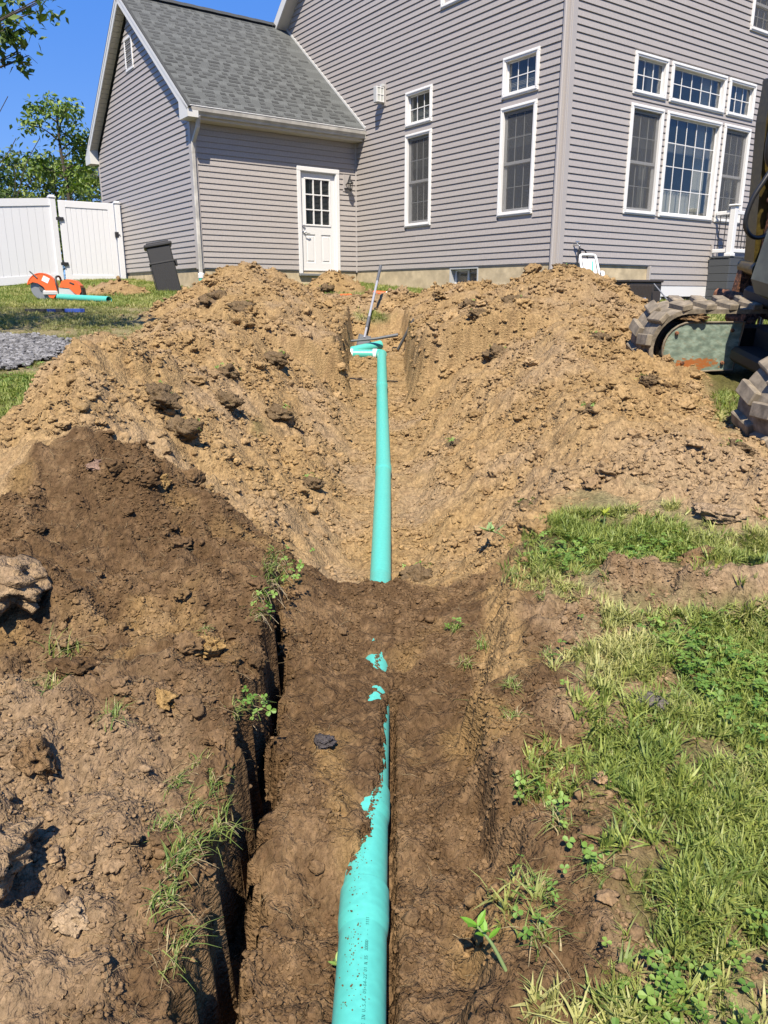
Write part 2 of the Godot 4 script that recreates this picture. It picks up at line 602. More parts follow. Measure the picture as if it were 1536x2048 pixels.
func ground(x: float, z: float, detail: float) -> Vector4:
	var s := shape(x, z)
	var r := s.w
	var pat := n_patch.get_noise_2d(x * 1.7 + 9.0, z * 1.7)
	var h := s.x
	if s.y > 0.01:
		var lump := clampf(0.55 + pat * 1.5, 0.12, 1.5)
		h += s.y * (n_big.get_noise_2d(x, z) * 0.06 + n_mid.get_noise_2d(x, z) * 0.034) * (0.25 + 0.75 * r)
		var d1 := n_clod.get_noise_2d(x, z)
		var d2 := n_crumb.get_noise_2d(x, z)
		h += r * lump * (-0.085 * (d1 + 0.55) - 0.026 * (d2 + 0.55)) + s.y * (1.0 - r) * -0.008 * (d2 + 0.55)
		if detail > 0.5: h -= (0.35 + 0.65 * r) * s.y * 0.0095 * (n_tiny.get_noise_2d(x, z) + 0.55)
	else:
		h += n_mid.get_noise_2d(x * 0.4, z * 0.4) * 0.02
	s.x = h
	return s

const TAN := Color(0.385, 0.262, 0.13)
const DARK := Color(0.125, 0.077, 0.040)
const BROWN := Color(0.225, 0.145, 0.077)
const DUSTY := Color(0.385, 0.28, 0.175)
const OCHRE := Color(0.34, 0.22, 0.092)
const TURF := Color(0.13, 0.12, 0.045)
const STRAW := Color(0.38, 0.32, 0.18)

func soil_colour(x: float, z: float, s: Vector4) -> Color:
	var w := n_wob.get_noise_2d(x * 0.7, z * 0.7)
	var m := n_mid.get_noise_2d(x * 1.3 + 7.0, z * 1.3)
	var p := n_patch.get_noise_2d(x + 31.0, z)
	var c := TAN.lerp(OCHRE, clampf(p * 0.6 + m * 0.4, 0, 0.5)).lerp(DUSTY, clampf(-p * 0.9, 0, 0.6)).lerp(BROWN, clampf(m * 1.1 - 0.12, 0, 0.8))
	# damp topsoil thrown out last, this side of the crest of the near heap
	var crest := curve([-3.2, -1.6, -1.4, -1.0, -0.7, -0.45, 0.0, 0.3, 0.7], [2.9, 3.05, 3.4, 3.55, 3.6, 3.42, 3.44, 3.3, 3.1], x) + w * 0.13
	var damp := smoothstep(-crest - 0.05, -crest + 0.05, z)
	var dk := DARK.lerp(BROWN, clampf(0.22 + m * 0.9 + p * 0.55, 0, 0.85)).lerp(OCHRE, clampf(n_patch.get_noise_2d(x * 1.6, z * 1.6 + 50.0) * 1.5 - 0.45, 0, 0.5))
	var dry := smoothstep(-2.3, -1.7, z + w * 0.35) * smoothstep(-0.42, -0.62, x + w * 0.1)
	dk = dk.lerp(DUSTY.lerp(BROWN, 0.35), dry * 0.7)
	var right := smoothstep(0.3, 0.45, x - 0.15 + w * 0.12 + 0.1 * (z + 2.0))
	dk = dk.lerp(BROWN.lerp(DUSTY, 0.35 + m * 0.5), right * 0.85)
	c = c.lerp(dk, damp)
	# a smooth sheared face along the right bank
	var shear := smoothstep(-0.04, 0.01, x - right_edge(z)) * smoothstep(0.17, 0.11, x - right_edge(z) + w * 0.05) * smoothstep(-3.25, -3.0, z) * smoothstep(-2.1, -2.3, z)
	c = c.lerp(TAN.lerp(OCHRE, 0.4), shear * 0.75)
	c = c.lerp(DUSTY, 0.65 * smoothstep(0.9, 1.5, x) * smoothstep(-4.5, -3.9, z))
	return c

func ground_colour(x: float, z: float, s: Vector4) -> Color:
	var c := soil_colour(x, z, s)
	var worn := clampf(n_patch.get_noise_2d(x * 0.8 + 3.0, z * 0.8) * 1.6 + 0.35, 0, 1)
	if z < -6.5 and z > -11.5 and x < -2.0: worn = maxf(worn, 0.75)
	var turf := TURF.lerp(STRAW, worn * 0.7)
	c = turf.lerp(c, s.y)
	var k := 0.88 + 0.24 * rng.randf()
	c = Color(c.r * k, c.g * k, c.b * k)
	return Color(c.r ** 0.4545, c.g ** 0.4545, c.b ** 0.4545)

func lines(from: float, to: float, step: float) -> PackedFloat32Array:
	var n := int(ceil(absf(to - from) / step))
	var r := PackedFloat32Array()
	for i in n + 1: r.push_back(lerpf(from, to, float(i) / n))
	return r

func sheet(xs: PackedFloat32Array, zs: PackedFloat32Array, detail: float, hole := Rect2()) -> void:
	var w := xs.size()
	var d := zs.size()
	var v := PackedVector3Array(); v.resize(w * d)
	var c := PackedColorArray(); c.resize(w * d)
	for j in d:
		for i in w:
			var s := ground(xs[i], zs[j], detail)
			v[j * w + i] = Vector3(xs[i], s.x, zs[j])
			c[j * w + i] = ground_colour(xs[i], zs[j], s)
	var n := PackedVector3Array(); n.resize(w * d)
	for j in d:
		for i in w:
			var a := v[j * w + maxi(i - 1, 0)]
			var b := v[j * w + mini(i + 1, w - 1)]
			var e := v[maxi(j - 1, 0) * w + i]
			var f := v[mini(j + 1, d - 1) * w + i]
			var q := (f - e).cross(b - a).normalized()
			n[j * w + i] = q if q.y > 0 else -q
	var idx := PackedInt32Array()
	for j in d - 1:
		for i in w - 1:
			if hole.size.x > 0 and hole.has_point(Vector2((xs[i] + xs[i + 1]) / 2, (zs[j] + zs[j + 1]) / 2)): continue
			var a := j * w + i
			if zs[1] < zs[0]: idx.append_array(PackedInt32Array([a, a + w, a + 1, a + 1, a + w, a + w + 1]))
			else: idx.append_array(PackedInt32Array([a, a + 1, a + w, a + 1, a + w + 1, a + w]))
	# a short skirt closes the seam to the coarser sheet beside it
	if hole.size.x == 0:
		var rim := []
		for i in w: rim.push_back(i)
		for j in range(1, d): rim.push_back(j * w + w - 1)
		for i in range(w - 2, -1, -1): rim.push_back((d - 1) * w + i)
		for j in range(d - 2, -1, -1): rim.push_back(j * w)
		var base := v.size()
		for k in rim:
			v.push_back(v[k] - Vector3(0, 0.04, 0)); n.push_back(n[k]); c.push_back(c[k])
		for k in rim.size() - 1:
			idx.append_array(PackedInt32Array([rim[k], rim[k + 1], base + k, rim[k + 1], base + k + 1, base + k]))
	var a := []
	a.resize(Mesh.ARRAY_MAX)
	a[Mesh.ARRAY_VERTEX] = v; a[Mesh.ARRAY_NORMAL] = n; a[Mesh.ARRAY_COLOR] = c; a[Mesh.ARRAY_INDEX] = idx
	var m := ArrayMesh.new()
	m.add_surface_from_arrays(Mesh.PRIMITIVE_TRIANGLES, a)
	put("ground", m, M.soil, self, "structure")

func build_ground() -> void:
	setup_ground()
	rng.seed = 101
	sheet(lines(-1.75, -0.24, 0.0105), lines(-3.42, -0.9, 0.0105), 1.0)
	sheet(lines(-0.24, 0.12, 0.005), lines(-3.42, -0.9, 0.00525), 1.0)
	sheet(lines(0.12, 1.9, 0.0105), lines(-3.42, -0.9, 0.0105), 1.0)
	sheet(lines(-3.5, 3.3, 0.0185), lines(-6.7, -3.42, 0.0185), 1.0)
	sheet(lines(-5.6, 5.4, 0.034), lines(-14.2, -6.7, 0.034), 0.0)
	sheet(lines(-5.6, 5.4, 0.07), lines(-18.6, -14.2, 0.07), 0.0)
	sheet(lines(-3.5, -1.75, 0.035), lines(-3.42, -0.9, 0.035), 0.0)
	sheet(lines(1.9, 3.3, 0.035), lines(-3.42, -0.9, 0.035), 0.0)
	sheet(lines(-5.6, -3.5, 0.06), lines(-6.7, -0.9, 0.06), 0.0)
	sheet(lines(3.3, 5.4, 0.06), lines(-6.7, -0.9, 0.06), 0.0)
	sheet(lines(-5.6, 5.4, 0.11), lines(-0.9, 3.0, 0.11), 0.0)
	var xs := PackedFloat32Array([-600, -250, -120, -70, -45, -32, -24])
	xs.append_array(lines(-20, -5.6, 0.4)); xs.append_array(lines(5.4, 20, 0.5))
	var mid := lines(-5.6, 5.4, 1.0)
	var all := PackedFloat32Array([-600, -250, -120, -70, -45, -32, -24])
	all.append_array(lines(-20, -5.6, 0.4)); all.append_array(mid.slice(1, mid.size() - 1)); all.append_array(lines(5.4, 20, 0.5))
	all.append_array(PackedFloat32Array([26, 40, 70, 140, 600]))
	var zs := PackedFloat32Array([-600, -250, -120, -70, -45, -34, -28, -24])
	var zm := lines(-18.6, 3.0, 0.4)
	zs.append_array(lines(-21, -18.6, 0.4)); zs.append_array(zm.slice(1)); zs.append_array(PackedFloat32Array([5, 8, 14, 25, 50, 120, 600]))
	sheet(all, zs, 0.0, Rect2(-5.6, -18.6, 11.0, 21.6))

# ---- the house: its own axes run along the door wall (x), up (y, 0 at the lowest siding) and out of it (z)
const BASE := -0.9            # foot of the foundation
const PITCH := 0.80
const MAIN_PITCH := 0.825
const BACK := -6.10           # rear of the wing
const MAIN_BACK := -3.06
const MAIN_EAVE := 5.52
const MAIN_RIGHT := 13.0
var wall_nodes := {}

# outward frames: o origin, a along, n outward
func frame_of(w: String) -> Array:
	match w:
		"A": return [Vector3(0, 0, 0), Vector3(1, 0, 0), Vector3(0, 0, 1)]
		"C": return [Vector3(0, 0, OUT), Vector3(1, 0, 0), Vector3(0, 0, 1)]
		"B": return [Vector3(WIDE, 0, 0), Vector3(0, 0, 1), Vector3(-1, 0, 0)]
		"L": return [Vector3(0, 0, 0), Vector3(0, 0, 1), Vector3(-1, 0, 0)]
	return []

func at_wall(w: String, a: float, y: float, out: float) -> Vector3:
	var f := frame_of(w)
	return f[0] + f[1] * a + Vector3(0, y, 0) + f[2] * out

func basis_of(w: String) -> Basis:       # x along to the right seen from outside, y up, z outward
	var f := frame_of(w)
	var n: Vector3 = f[2]
	return Basis(Vector3.UP.cross(n), Vector3.UP, n)

func wbox(b: MB, w: String, a0: float, a1: float, y0: float, y1: float, o0: float, o1: float, bevel := 0.0) -> void:
	var c := at_wall(w, (a0 + a1) / 2, (y0 + y1) / 2, (o0 + o1) / 2)
	if bevel > 0: b.bev(c, Vector3(absf(a1 - a0), y1 - y0, absf(o1 - o0)), bevel, basis_of(w))
	else: b.box(c, Vector3(absf(a1 - a0), y1 - y0, absf(o1 - o0)), basis_of(w))

func solid_wall(b: MB, w: String, a0: float, a1: float, y0: float, y1: float, thick: float, holes: Array) -> void:
	var xs := [a0, a1]
	var ys := [y0, y1]
	for h in holes:
		xs.append_array([h[0], h[1]]); ys.append_array([h[2], h[3]])
	xs.sort(); ys.sort()
	for j in ys.size() - 1:
		if ys[j + 1] - ys[j] < 0.001: continue
		var start := -1
		for i in xs.size():
			var open := true
			if i < xs.size() - 1:
				open = false
				var mx: float = (xs[i] + xs[i + 1]) / 2
				var my: float = (ys[j] + ys[j + 1]) / 2
				if xs[i + 1] - xs[i] < 0.001: continue
				for h in holes:
					if mx > h[0] and mx < h[1] and my > h[2] and my < h[3]: open = true
			if open:
				if start >= 0: wbox(b, w, xs[start], xs[i], ys[j], ys[j + 1], -thick, 0.0)
				start = -1
			elif start < 0: start = i

# one lapped siding board between a0 and a1 whose butt is at height y
func lap_board(b: MB, w: String, a0: float, a1: float, y: float, ca := 0.0, cb := 0.0) -> void:
	# ca, cb: how far the two ends shift inward at the board's upper edge (a gable's slope)
	var lo := 0.023          # the butt stands proud; a groove runs under the next board's butt
	var hi := 0.009
	var gr := 0.001
	var f := frame_of(w)
	var flip: bool = f[1].dot(basis_of(w).x) < 0
	var l := a1 if flip else a0
	var r := a0 if flip else a1
	var tl := (a1 - cb) if flip else (a0 + ca)
	var tr := (a0 + ca) if flip else (a1 - cb)
	var p1 := at_wall(w, l, y, lo)
	var p2 := at_wall(w, r, y, lo)
	var k := LAP - 0.013
	var fr := k / LAP
	var q1 := at_wall(w, lerpf(l, tl, fr), y + k, hi)
	var q2 := at_wall(w, lerpf(r, tr, fr), y + k, hi)
	var g1 := at_wall(w, lerpf(l, tl, fr), y + k, gr)
	var g2 := at_wall(w, lerpf(r, tr, fr), y + k, gr)
	var t1 := at_wall(w, tl, y + LAP, gr)
	var t2 := at_wall(w, tr, y + LAP, gr)
	var m1 := at_wall(w, l, y + 0.004, lo)
	var m2 := at_wall(w, r, y + 0.004, lo)
	b.quad(p1, p2, m2, m1)
	b.quad(m1, m2, q2, q1)
	b.quad(q1, q2, g2, g1)
	b.quad(g1, g2, t2, t1)
	b.quad(at_wall(w, l, y, 0.0005), at_wall(w, r, y, 0.0005), p2, p1)
	b.tri(at_wall(w, l, y, 0.0005), p1, q1)
	b.tri(at_wall(w, r, y, 0.0005), q2, p2)

func clad(w: String, wall: Node, a0: float, a1: float, y0: float, y1: float, holes: Array, lim: Variant, single_to: float) -> void:
	var rest := MB.new()
	var strips := {}
	var k := 0
	var y := y0
	while y < y1 - 0.01:
		var lo0: float = a0
		var lo1: float = a1
		var ca := 0.0
		var cb := 0.0
		if lim != null:
			var q: Vector2 = lim.call(y)
			var q2: Vector2 = lim.call(y + LAP)
			ca = maxf(q2.x, a0) - maxf(q.x, a0); cb = minf(q.y, a1) - minf(q2.y, a1)
			lo0 = maxf(a0, q.x); lo1 = minf(a1, q.y)
			if q2.y - q2.x < 0.02: ca = minf(ca, (lo1 - lo0) * 0.49); cb = minf(cb, (lo1 - lo0) * 0.49)
		if lo1 - lo0 < 0.03: break
		var cuts := [[lo0, lo1]]
		for h in holes:
			if y + LAP * 0.6 < h[2] or y + LAP * 0.4 > h[3]: continue
			var nx := []
			for s in cuts:
				if h[1] <= s[0] or h[0] >= s[1]: nx.push_back(s)
				else:
					if h[0] > s[0]: nx.push_back([s[0], h[0]])
					if h[1] < s[1]: nx.push_back([h[1], s[1]])
			cuts = nx
		for s in cuts:
			if s[1] - s[0] < 0.02: continue
			if y > single_to: lap_board(rest, w, s[0], s[1], y, ca if s[0] == lo0 else 0.0, cb if s[1] == lo1 else 0.0)
			elif s[1] - s[0] < 0.3:
				var key := "%.2f" % s[0]
				if not strips.has(key): strips[key] = MB.new()
				lap_board(strips[key], w, s[0], s[1], y)
			else:
				var b := MB.new()
				if s[1] - s[0] > 2.4 and rng.randf() < 0.45:      # two lengths lapped end over end
					var cut: float = lerpf(s[0], s[1], rng.randf_range(0.25, 0.75))
					lap_board(b, w, s[0], cut, y, ca if s[0] == lo0 else 0.0, 0.0)
					put("siding_board", b, M["siding%d" % posmod(k * 5, 3)], wall)
					b = MB.new()
					lap_board(b, w, cut - 0.02, s[1], y, 0.0, cb if s[1] == lo1 else 0.0)
					var push: Vector3 = frame_of(w)[2] * 0.0016
					for i in b.v.size(): b.v[i] += push
				else: lap_board(b, w, s[0], s[1], y, ca if s[0] == lo0 else 0.0, cb if s[1] == lo1 else 0.0)
				put("siding_board", b, M["siding%d" % posmod(k * 7 + int(s[0] * 3), 3)], wall)
		k += 1
		y += LAP
	if rest.v.size(): put("upper_siding", rest, M.siding0, wall, "stuff")
	for key in strips: put("narrow_siding", strips[key], M.siding1, wall, "stuff")

func ring(b: MB, w: String, a0: float, a1: float, y0: float, y1: float, wd: float, o0: float, o1: float, bev := 0.006) -> void:
	wbox(b, w, a0, a1, y1 - wd, y1, o0, o1, bev)
	wbox(b, w, a0, a1, y0, y0 + wd, o0, o1, bev)
	wbox(b, w, a0, a0 + wd, y0 + wd, y1 - wd, o0, o1, bev)
	wbox(b, w, a1 - wd, a1, y0 + wd, y1 - wd, o0, o1, bev)

# a window in its opening: kinds "fixed", "hung"; nx, ny panes; returns the hole
func window(w: String, a0: float, a1: float, y0: float, y1: float, kind: String, nx: int, ny: int, dress := "") -> void:
	var o := Node3D.new()
	o.name = numbered(house, "window")
	house.add_child(o, true)
	var b := MB.new()
	ring(b, w, a0, a1, y0, y1, 0.075, -0.02, 0.040)
	ring(b, w, a0 + 0.02, a1 - 0.02, y0 + 0.02, y1 - 0.02, 0.028, 0.036, 0.052)
	put("frame", b, M.white_trim, o)
	var i0 := a0 + 0.075
	var i1 := a1 - 0.075
	var j0 := y0 + 0.075
	var j1 := y1 - 0.075
	b = MB.new()      # lining of the opening
	ring(b, w, i0 - 0.02, i1 + 0.02, j0 - 0.02, j1 + 0.02, 0.019, -0.13, -0.021)
	put("jamb", b, M.white_trim, o)
	var bays := [[j0, j1, -0.035]]
	if kind == "hung":
		var mid := j0 + (j1 - j0) * 0.485
		bays = [[j0, mid + 0.025, -0.055], [mid - 0.02, j1, -0.03]]
	for q in bays:
		var sw := 0.05 if kind == "hung" else 0.022
		var sb := MB.new()
		ring(sb, w, i0, i1, q[0], q[1], sw, q[2] - 0.018, q[2] + 0.012, 0.004)
		var sash := put("sash", sb, M.white_trim, o)
		var g := MB.new()
		wbox(g, w, i0 + sw * 0.6, i1 - sw * 0.6, q[0] + sw * 0.6, q[1] - sw * 0.6, q[2] - 0.006, q[2] - 0.002)
		put("pane", g, M.glass, o)
		var mw := 0.011 if kind == "hung" else 0.014
		for i in range(1, nx):
			var x := lerpf(i0 + sw, i1 - sw, float(i) / nx)
			var mb := MB.new()
			wbox(mb, w, x - mw / 2, x + mw / 2, q[0] + sw, q[1] - sw, q[2] - 0.002, q[2] + 0.006)
			put("muntin", mb, M.white_trim if kind == "fixed" else M.saw_grey, o)
		for i in range(1, ny):
			var yy := lerpf(q[0] + sw, q[1] - sw, float(i) / ny)
			var mb := MB.new()
			wbox(mb, w, i0 + sw, i1 - sw, yy - mw / 2, yy + mw / 2, q[2] - 0.0025, q[2] + 0.0055)
			put("muntin", mb, M.white_trim if kind == "fixed" else M.saw_grey, o)
	if kind == "hung":
		var sc := MB.new()
		wbox(sc, w, i0, i1, j0, j1, -0.014, -0.0125)
		put("screen", sc, M.insect_screen, o)
	if dress.contains("half"):      # slatted blind over the lower half
		var bb := MB.new()
		var y := j0 + 0.01
		while y < j0 + (j1 - j0) * 0.5:
			bb.box(at_wall(w, (i0 + i1) / 2, y, -0.11), Vector3(i1 - i0 - 0.04, 0.003, 0.03), basis_of(w) * Basis(Vector3.RIGHT, 0.9))
			y += 0.024
		put("blind", bb, M.blind, o)
	if dress.contains("band"):      # slats added across as stand-in for a pale strip reflected in the glass
		var bb := MB.new()
		var y := j0 + (j1 - j0) * 0.66
		while y < j0 + (j1 - j0) * 0.76:
			bb.box(at_wall(w, (i0 + i1) / 2, y, -0.12), Vector3(i1 - i0 - 0.04, 0.003, 0.03), basis_of(w) * Basis(Vector3.RIGHT, 0.7))
			y += 0.016
		put("blind", bb, M.blind, o)
	if dress.contains("drape"):     # a pleated curtain at the right side
		var cb := MB.new()
		var n := 16
		var f := frame_of(w)
		var wd := (i1 - i0) * 0.24
		for i in n:
			var x := i1 - wd + wd * i / n
			var x2 := i1 - wd + wd * (i + 1) / n
			var d := -0.20 - 0.03 * (i % 2)
			var d2 := -0.20 - 0.03 * ((i + 1) % 2)
			cb.quad(at_wall(w, x, j0 - 0.02, d), at_wall(w, x2, j0 - 0.02, d2), at_wall(w, x2, j1 + 0.05, d2), at_wall(w, x, j1 + 0.05, d))
		put("curtain", cb, M.curtain, o)
	if dress.contains("sheer"):     # pale cloth added across the lower part in place of a pale reflection
		var cb := MB.new()
		var n := 40
		for i in n:
			var x := lerpf(i0, i1, float(i) / n)
			var x2 := lerpf(i0, i1, float(i + 1) / n)
			var d := -0.24 - 0.03 * (i % 2)
			var d2 := -0.24 - 0.03 * ((i + 1) % 2)
			cb.quad(at_wall(w, x, j0 - 0.02, d), at_wall(w, x2, j0 - 0.02, d2), at_wall(w, x2, j0 + (j1 - j0) * 0.27, d2), at_wall(w, x, j0 + (j1 - j0) * 0.27, d))
		put("curtain", cb, M.curtain, o)

func build_house() -> void:
	rng.seed = 55
	house = thing("house", "grey sided two storey house with white windows and a lower gabled wing", "house", HOUSE_AT, HOUSE_TURN)
	var B_holes := []
	var C_holes := []
	var wins := [
		["B", 1.83, 2.675, 0.80, 2.545, "hung", 3, 2, "drape band"], ["B", 1.83, 2.675, 2.665, 3.305, "fixed", 3, 2, "half"],
		["B", 4.565, 5.415, 0.80, 2.555, "hung", 3, 2, "drape band"], ["B", 4.575, 5.42, 2.685, 3.315, "fixed", 3, 2, "half"],
		["B", 2.88, 3.73, 4.47, 6.0, "hung", 3, 2, ""],
		["C", 5.365, 6.28, 0.84, 2.59, "hung", 3, 2, "drape band"], ["C", 6.37, 8.067, 0.84, 2.59, "fixed", 5, 4, "drape sheer band"], ["C", 8.157, 9.07, 0.84, 2.59, "hung", 3, 2, "drape band"],
		["C", 5.365, 6.28, 2.728, 3.367, "fixed", 3, 2, "drape"], ["C", 6.375, 8.07, 2.728, 3.367, "fixed", 5, 2, "drape"], ["C", 8.157, 9.07, 2.728, 3.367, "fixed", 3, 2, "drape"],
		["C", 8.62, 9.5, 4.22, 5.2, "hung", 3, 2, ""],
	]
	for q in wins:
		var h := [q[1], q[2], q[3], q[4]]
		if q[0] == "B": B_holes.push_back(h)
		else: C_holes.push_back(h)
	var door := [2.275, 3.325, -0.075, 2.08]
	var grow := func(hs: Array, by: float) -> Array: return hs.map(func(h): return [h[0] - by, h[1] + by, h[2] - by, h[3] + by])
	# walls: a core with its openings, then the boards
	var b := MB.new()
	solid_wall(b, "A", 0.0, WIDE, -0.02, 2.95, 0.14, grow.call([door], -0.07))
	var wa := put("wall", b, M.siding_trim, house)
	clad("A", wa, 0.095, WIDE - 0.04, 0.0, 2.80, [[door[0] - 0.003, door[1] + 0.003, -0.2, door[3] + 0.003]], null, 9.0)
	var apex := 2.8 + PITCH * 3.05
	b = MB.new()
	b.prism(PackedVector2Array([Vector2(0, -0.02), Vector2(BACK, -0.02), Vector2(BACK, 2.75), Vector2(-3.05, 2.75 + PITCH * 3.05), Vector2(0, 2.75)]), Vector3(0.14, 0, 0), Vector3(0, 0, 1), Vector3(0, 1, 0), Vector3(-0.14, 0, 0))
	var wl := put("wall", b, M.siding_trim, house)
	var rake_l := func(y: float) -> Vector2:
		var d := maxf(0.0, (y - 2.72) / PITCH)
		return Vector2(BACK + d, -d)
	clad("L", wl, BACK + 0.09, -0.095, 0.0, 5.3, [], rake_l, 9.0)
	b = MB.new()
	b.box(Vector3((0.0 + WIDE) / 2, 1.3, BACK + 0.07), Vector3(WIDE - 0.28, 2.9, 0.14))
	put("wall", b, M.siding_trim, house)
	# main house
	var ridge := (MAIN_BACK + OUT) / 2
	var peak := MAIN_EAVE + MAIN_PITCH * (OUT - ridge)
	b = MB.new()
	solid_wall(b, "B", MAIN_BACK, OUT - 0.14, -0.02, MAIN_EAVE, 0.14, grow.call(B_holes.filter(func(h): return h[3] < MAIN_EAVE), -0.06))
	b.prism(PackedVector2Array([Vector2(MAIN_BACK, MAIN_EAVE), Vector2(OUT - 0.14, MAIN_EAVE), Vector2(ridge, peak)]), Vector3(WIDE + 0.14, 0, 0), Vector3(0, 0, 1), Vector3(0, 1, 0), Vector3(-0.14, 0, 0))
	var wb := put("wall", b, M.siding_trim, house)
	var rake_b := func(y: float) -> Vector2:
		var d := maxf(0.0, (y - MAIN_EAVE + 0.05) / MAIN_PITCH)
		return Vector2(MAIN_BACK + d, OUT - d)
	var front := func(y: float) -> Vector2:
		var q: Vector2 = rake_b.call(y)
		if y < 2.85: q.x = maxf(q.x, 0.04)
		elif y < 2.85 + PITCH * 3.45: q.x = maxf(q.x, 0.40 - (y - 2.85) / PITCH)
		return q
	clad("B", wb, MAIN_BACK, OUT - 0.115, 0.0, peak, B_holes, front, 6.25)
	b = MB.new()
	solid_wall(b, "C", WIDE, MAIN_RIGHT, -0.02, MAIN_EAVE + 0.1, 0.14, grow.call(C_holes.filter(func(h): return h[3] < MAIN_EAVE), -0.06))
	var wc := put("wall", b, M.siding_trim, house)
	clad("C", wc, WIDE + 0.115, MAIN_RIGHT, 0.0, MAIN_EAVE, C_holes, null, 4.35)
	b = MB.new()
	b.span(Vector3(WIDE + 0.14, -0.02, MAIN_BACK), Vector3(MAIN_RIGHT, MAIN_EAVE, MAIN_BACK + 0.14))
	b.span(Vector3(MAIN_RIGHT - 0.14, -0.02, MAIN_BACK + 0.14), Vector3(MAIN_RIGHT, MAIN_EAVE, OUT - 0.14))
	b.prism(PackedVector2Array([Vector2(MAIN_BACK, MAIN_EAVE), Vector2(OUT - 0.14, MAIN_EAVE), Vector2(ridge, peak)]), Vector3(MAIN_RIGHT, 0, 0), Vector3(0, 0, 1), Vector3(0, 1, 0), Vector3(-0.14, 0, 0))
	put("wall", b, M.siding_trim, house)
	# floors inside, so that the rooms are dark
	b = MB.new()
	b.span(Vector3(0.14, -0.14, BACK + 0.14), Vector3(WIDE, -0.02, -0.14))
	b.span(Vector3(WIDE + 0.14, -0.14, MAIN_BACK + 0.14), Vector3(MAIN_RIGHT - 0.14, -0.02, OUT - 0.14))
	b.span(Vector3(WIDE + 0.14, 3.75, MAIN_BACK + 0.14), Vector3(MAIN_RIGHT - 0.14, 3.95, OUT - 0.14))
	b.span(Vector3(WIDE + 0.2, -0.02, 1.2), Vector3(MAIN_RIGHT - 0.2, 3.75, 1.3))
	put("inner_floor", b, M.room_paint, house)
	# foundation
	b = MB.new()
	b.span(Vector3(0.015, BASE, BACK), Vector3(WIDE - 0.015, -0.022, -0.015))
	solid_wall(b, "B", -0.5, OUT - 0.25, BASE, -0.022, 0.25, [[3.28, 4.10, -0.62, -0.022]])
	var fb := MB.new()
	fb.v = b.v; fb.n = b.n; fb.c = b.c
	fb.span(Vector3(WIDE + 0.0, BASE, OUT - 0.25), Vector3(8.35, -0.022, OUT - 0.015))
	fb.span(Vector3(8.35, BASE, OUT - 0.25), Vector3(MAIN_RIGHT, -0.022, OUT - 0.02))
	put("foundation", fb, M.concrete, house)
	build_trim(door)
	build_roofs(apex, ridge, peak)
	for q in wins: window(q[0], q[1], q[2], q[3], q[4], q[5], q[6], q[7], q[8])
	build_door(door)
	build_low_parts()

func post(w: String, a0: float, a1: float, y0: float, y1: float, called: String) -> void:
	var b := MB.new()
	wbox(b, w, a0, a1, y0, y1, 0.0, 0.028, 0.004)
	put(called, b, M.siding_trim, house)

func build_trim(door: Array) -> void:
	post("A", 0.0, 0.092, -0.03, 2.72, "corner_post")
	post("L", -0.092, 0.021, -0.03, 2.66, "corner_post")
	post("L", BACK, BACK + 0.088, -0.03, 2.6, "corner_post")
	post("B", OUT - 0.112, OUT + 0.021, -0.035, MAIN_EAVE, "corner_post")
	post("C", WIDE, WIDE + 0.112, -0.035, MAIN_EAVE, "corner_post")
	var b := MB.new()
	b.bev(Vector3(WIDE - 0.02, 1.36, 0.02), Vector3(0.04, 2.8, 0.04), 0.006)
	put("inner_corner_post", b, M.siding_trim, house)
	# starter strips: the dark line below the lowest board
	b = MB.new()
	wbox(b, "A", 0.0, door[0], -0.022, 0.0, 0.0, 0.01)
	wbox(b, "A", door[1], WIDE - 0.04, -0.022, 0.0, 0.0, 0.01)
	wbox(b, "B", 0.04, OUT - 0.115, -0.022, 0.0, 0.0, 0.01)
	wbox(b, "C", WIDE + 0.115, 9.0, -0.022, 0.0, 0.0, 0.01)
	put("starter_strip", b, M.siding_trim, house)
	# gable vent on the wing: a tall frame with slats
	b = MB.new()
	var f := MB.new()
	ring(f, "L", -3.36, -2.86, 4.17, 4.82, 0.055, 0.0, 0.035)
	var vent := put("gable_vent", f, M.white_trim, house)
	for i in 13:
		var s := MB.new()
		s.box(at_wall("L", -3.11, 4.245 + i * 0.043, 0.018), Vector3(0.39, 0.004, 0.034), basis_of("L") * Basis(Vector3.RIGHT, 0.75))
		put("slat", s, M.white_trim, vent)
	wbox(b, "L", -3.31, -2.91, 4.22, 4.77, 0.002, 0.006)
	put("backing", b, M.black_metal, vent)
	# downspouts
	var down := func(pts: Array, called: String, m: Material) -> void:
		var d := MB.new()
		for i in pts.size() - 1:
			var p: Vector3 = pts[i]
			var q: Vector3 = pts[i + 1]
			var t := (q - p).normalized()
			var z := Vector3(0, 0, 1) if absf(t.z) < 0.6 else Vector3(0, 1, 0)
			var x := z.cross(t).normalized()
			z = t.cross(x)
			d.bev((p + q) / 2, Vector3(0.076, (q - p).length() + (0.03 if i < pts.size() - 2 else 0.0), 0.056), 0.012, Basis(x, t, z))
		put(called, d, m, house)
	down.call([Vector3(0.02, 2.70, 0.36), Vector3(0.02, 2.52, 0.30), Vector3(0.0, 2.29, 0.09), Vector3(0.0, 2.10, 0.055), Vector3(0.0, -0.16, 0.055)], "downspout", M.gutter)
	down.call([Vector3(0.05, 2.60, BACK - 0.25), Vector3(0.05, 2.35, BACK - 0.05), Vector3(0.05, -0.3, BACK - 0.035)], "downspout", M.gutter)
	down.call([Vector3(WIDE - 0.054, MAIN_EAVE - 0.3, OUT - 0.06), Vector3(WIDE - 0.054, -0.62, OUT - 0.06)], "downspout", M.siding_trim)

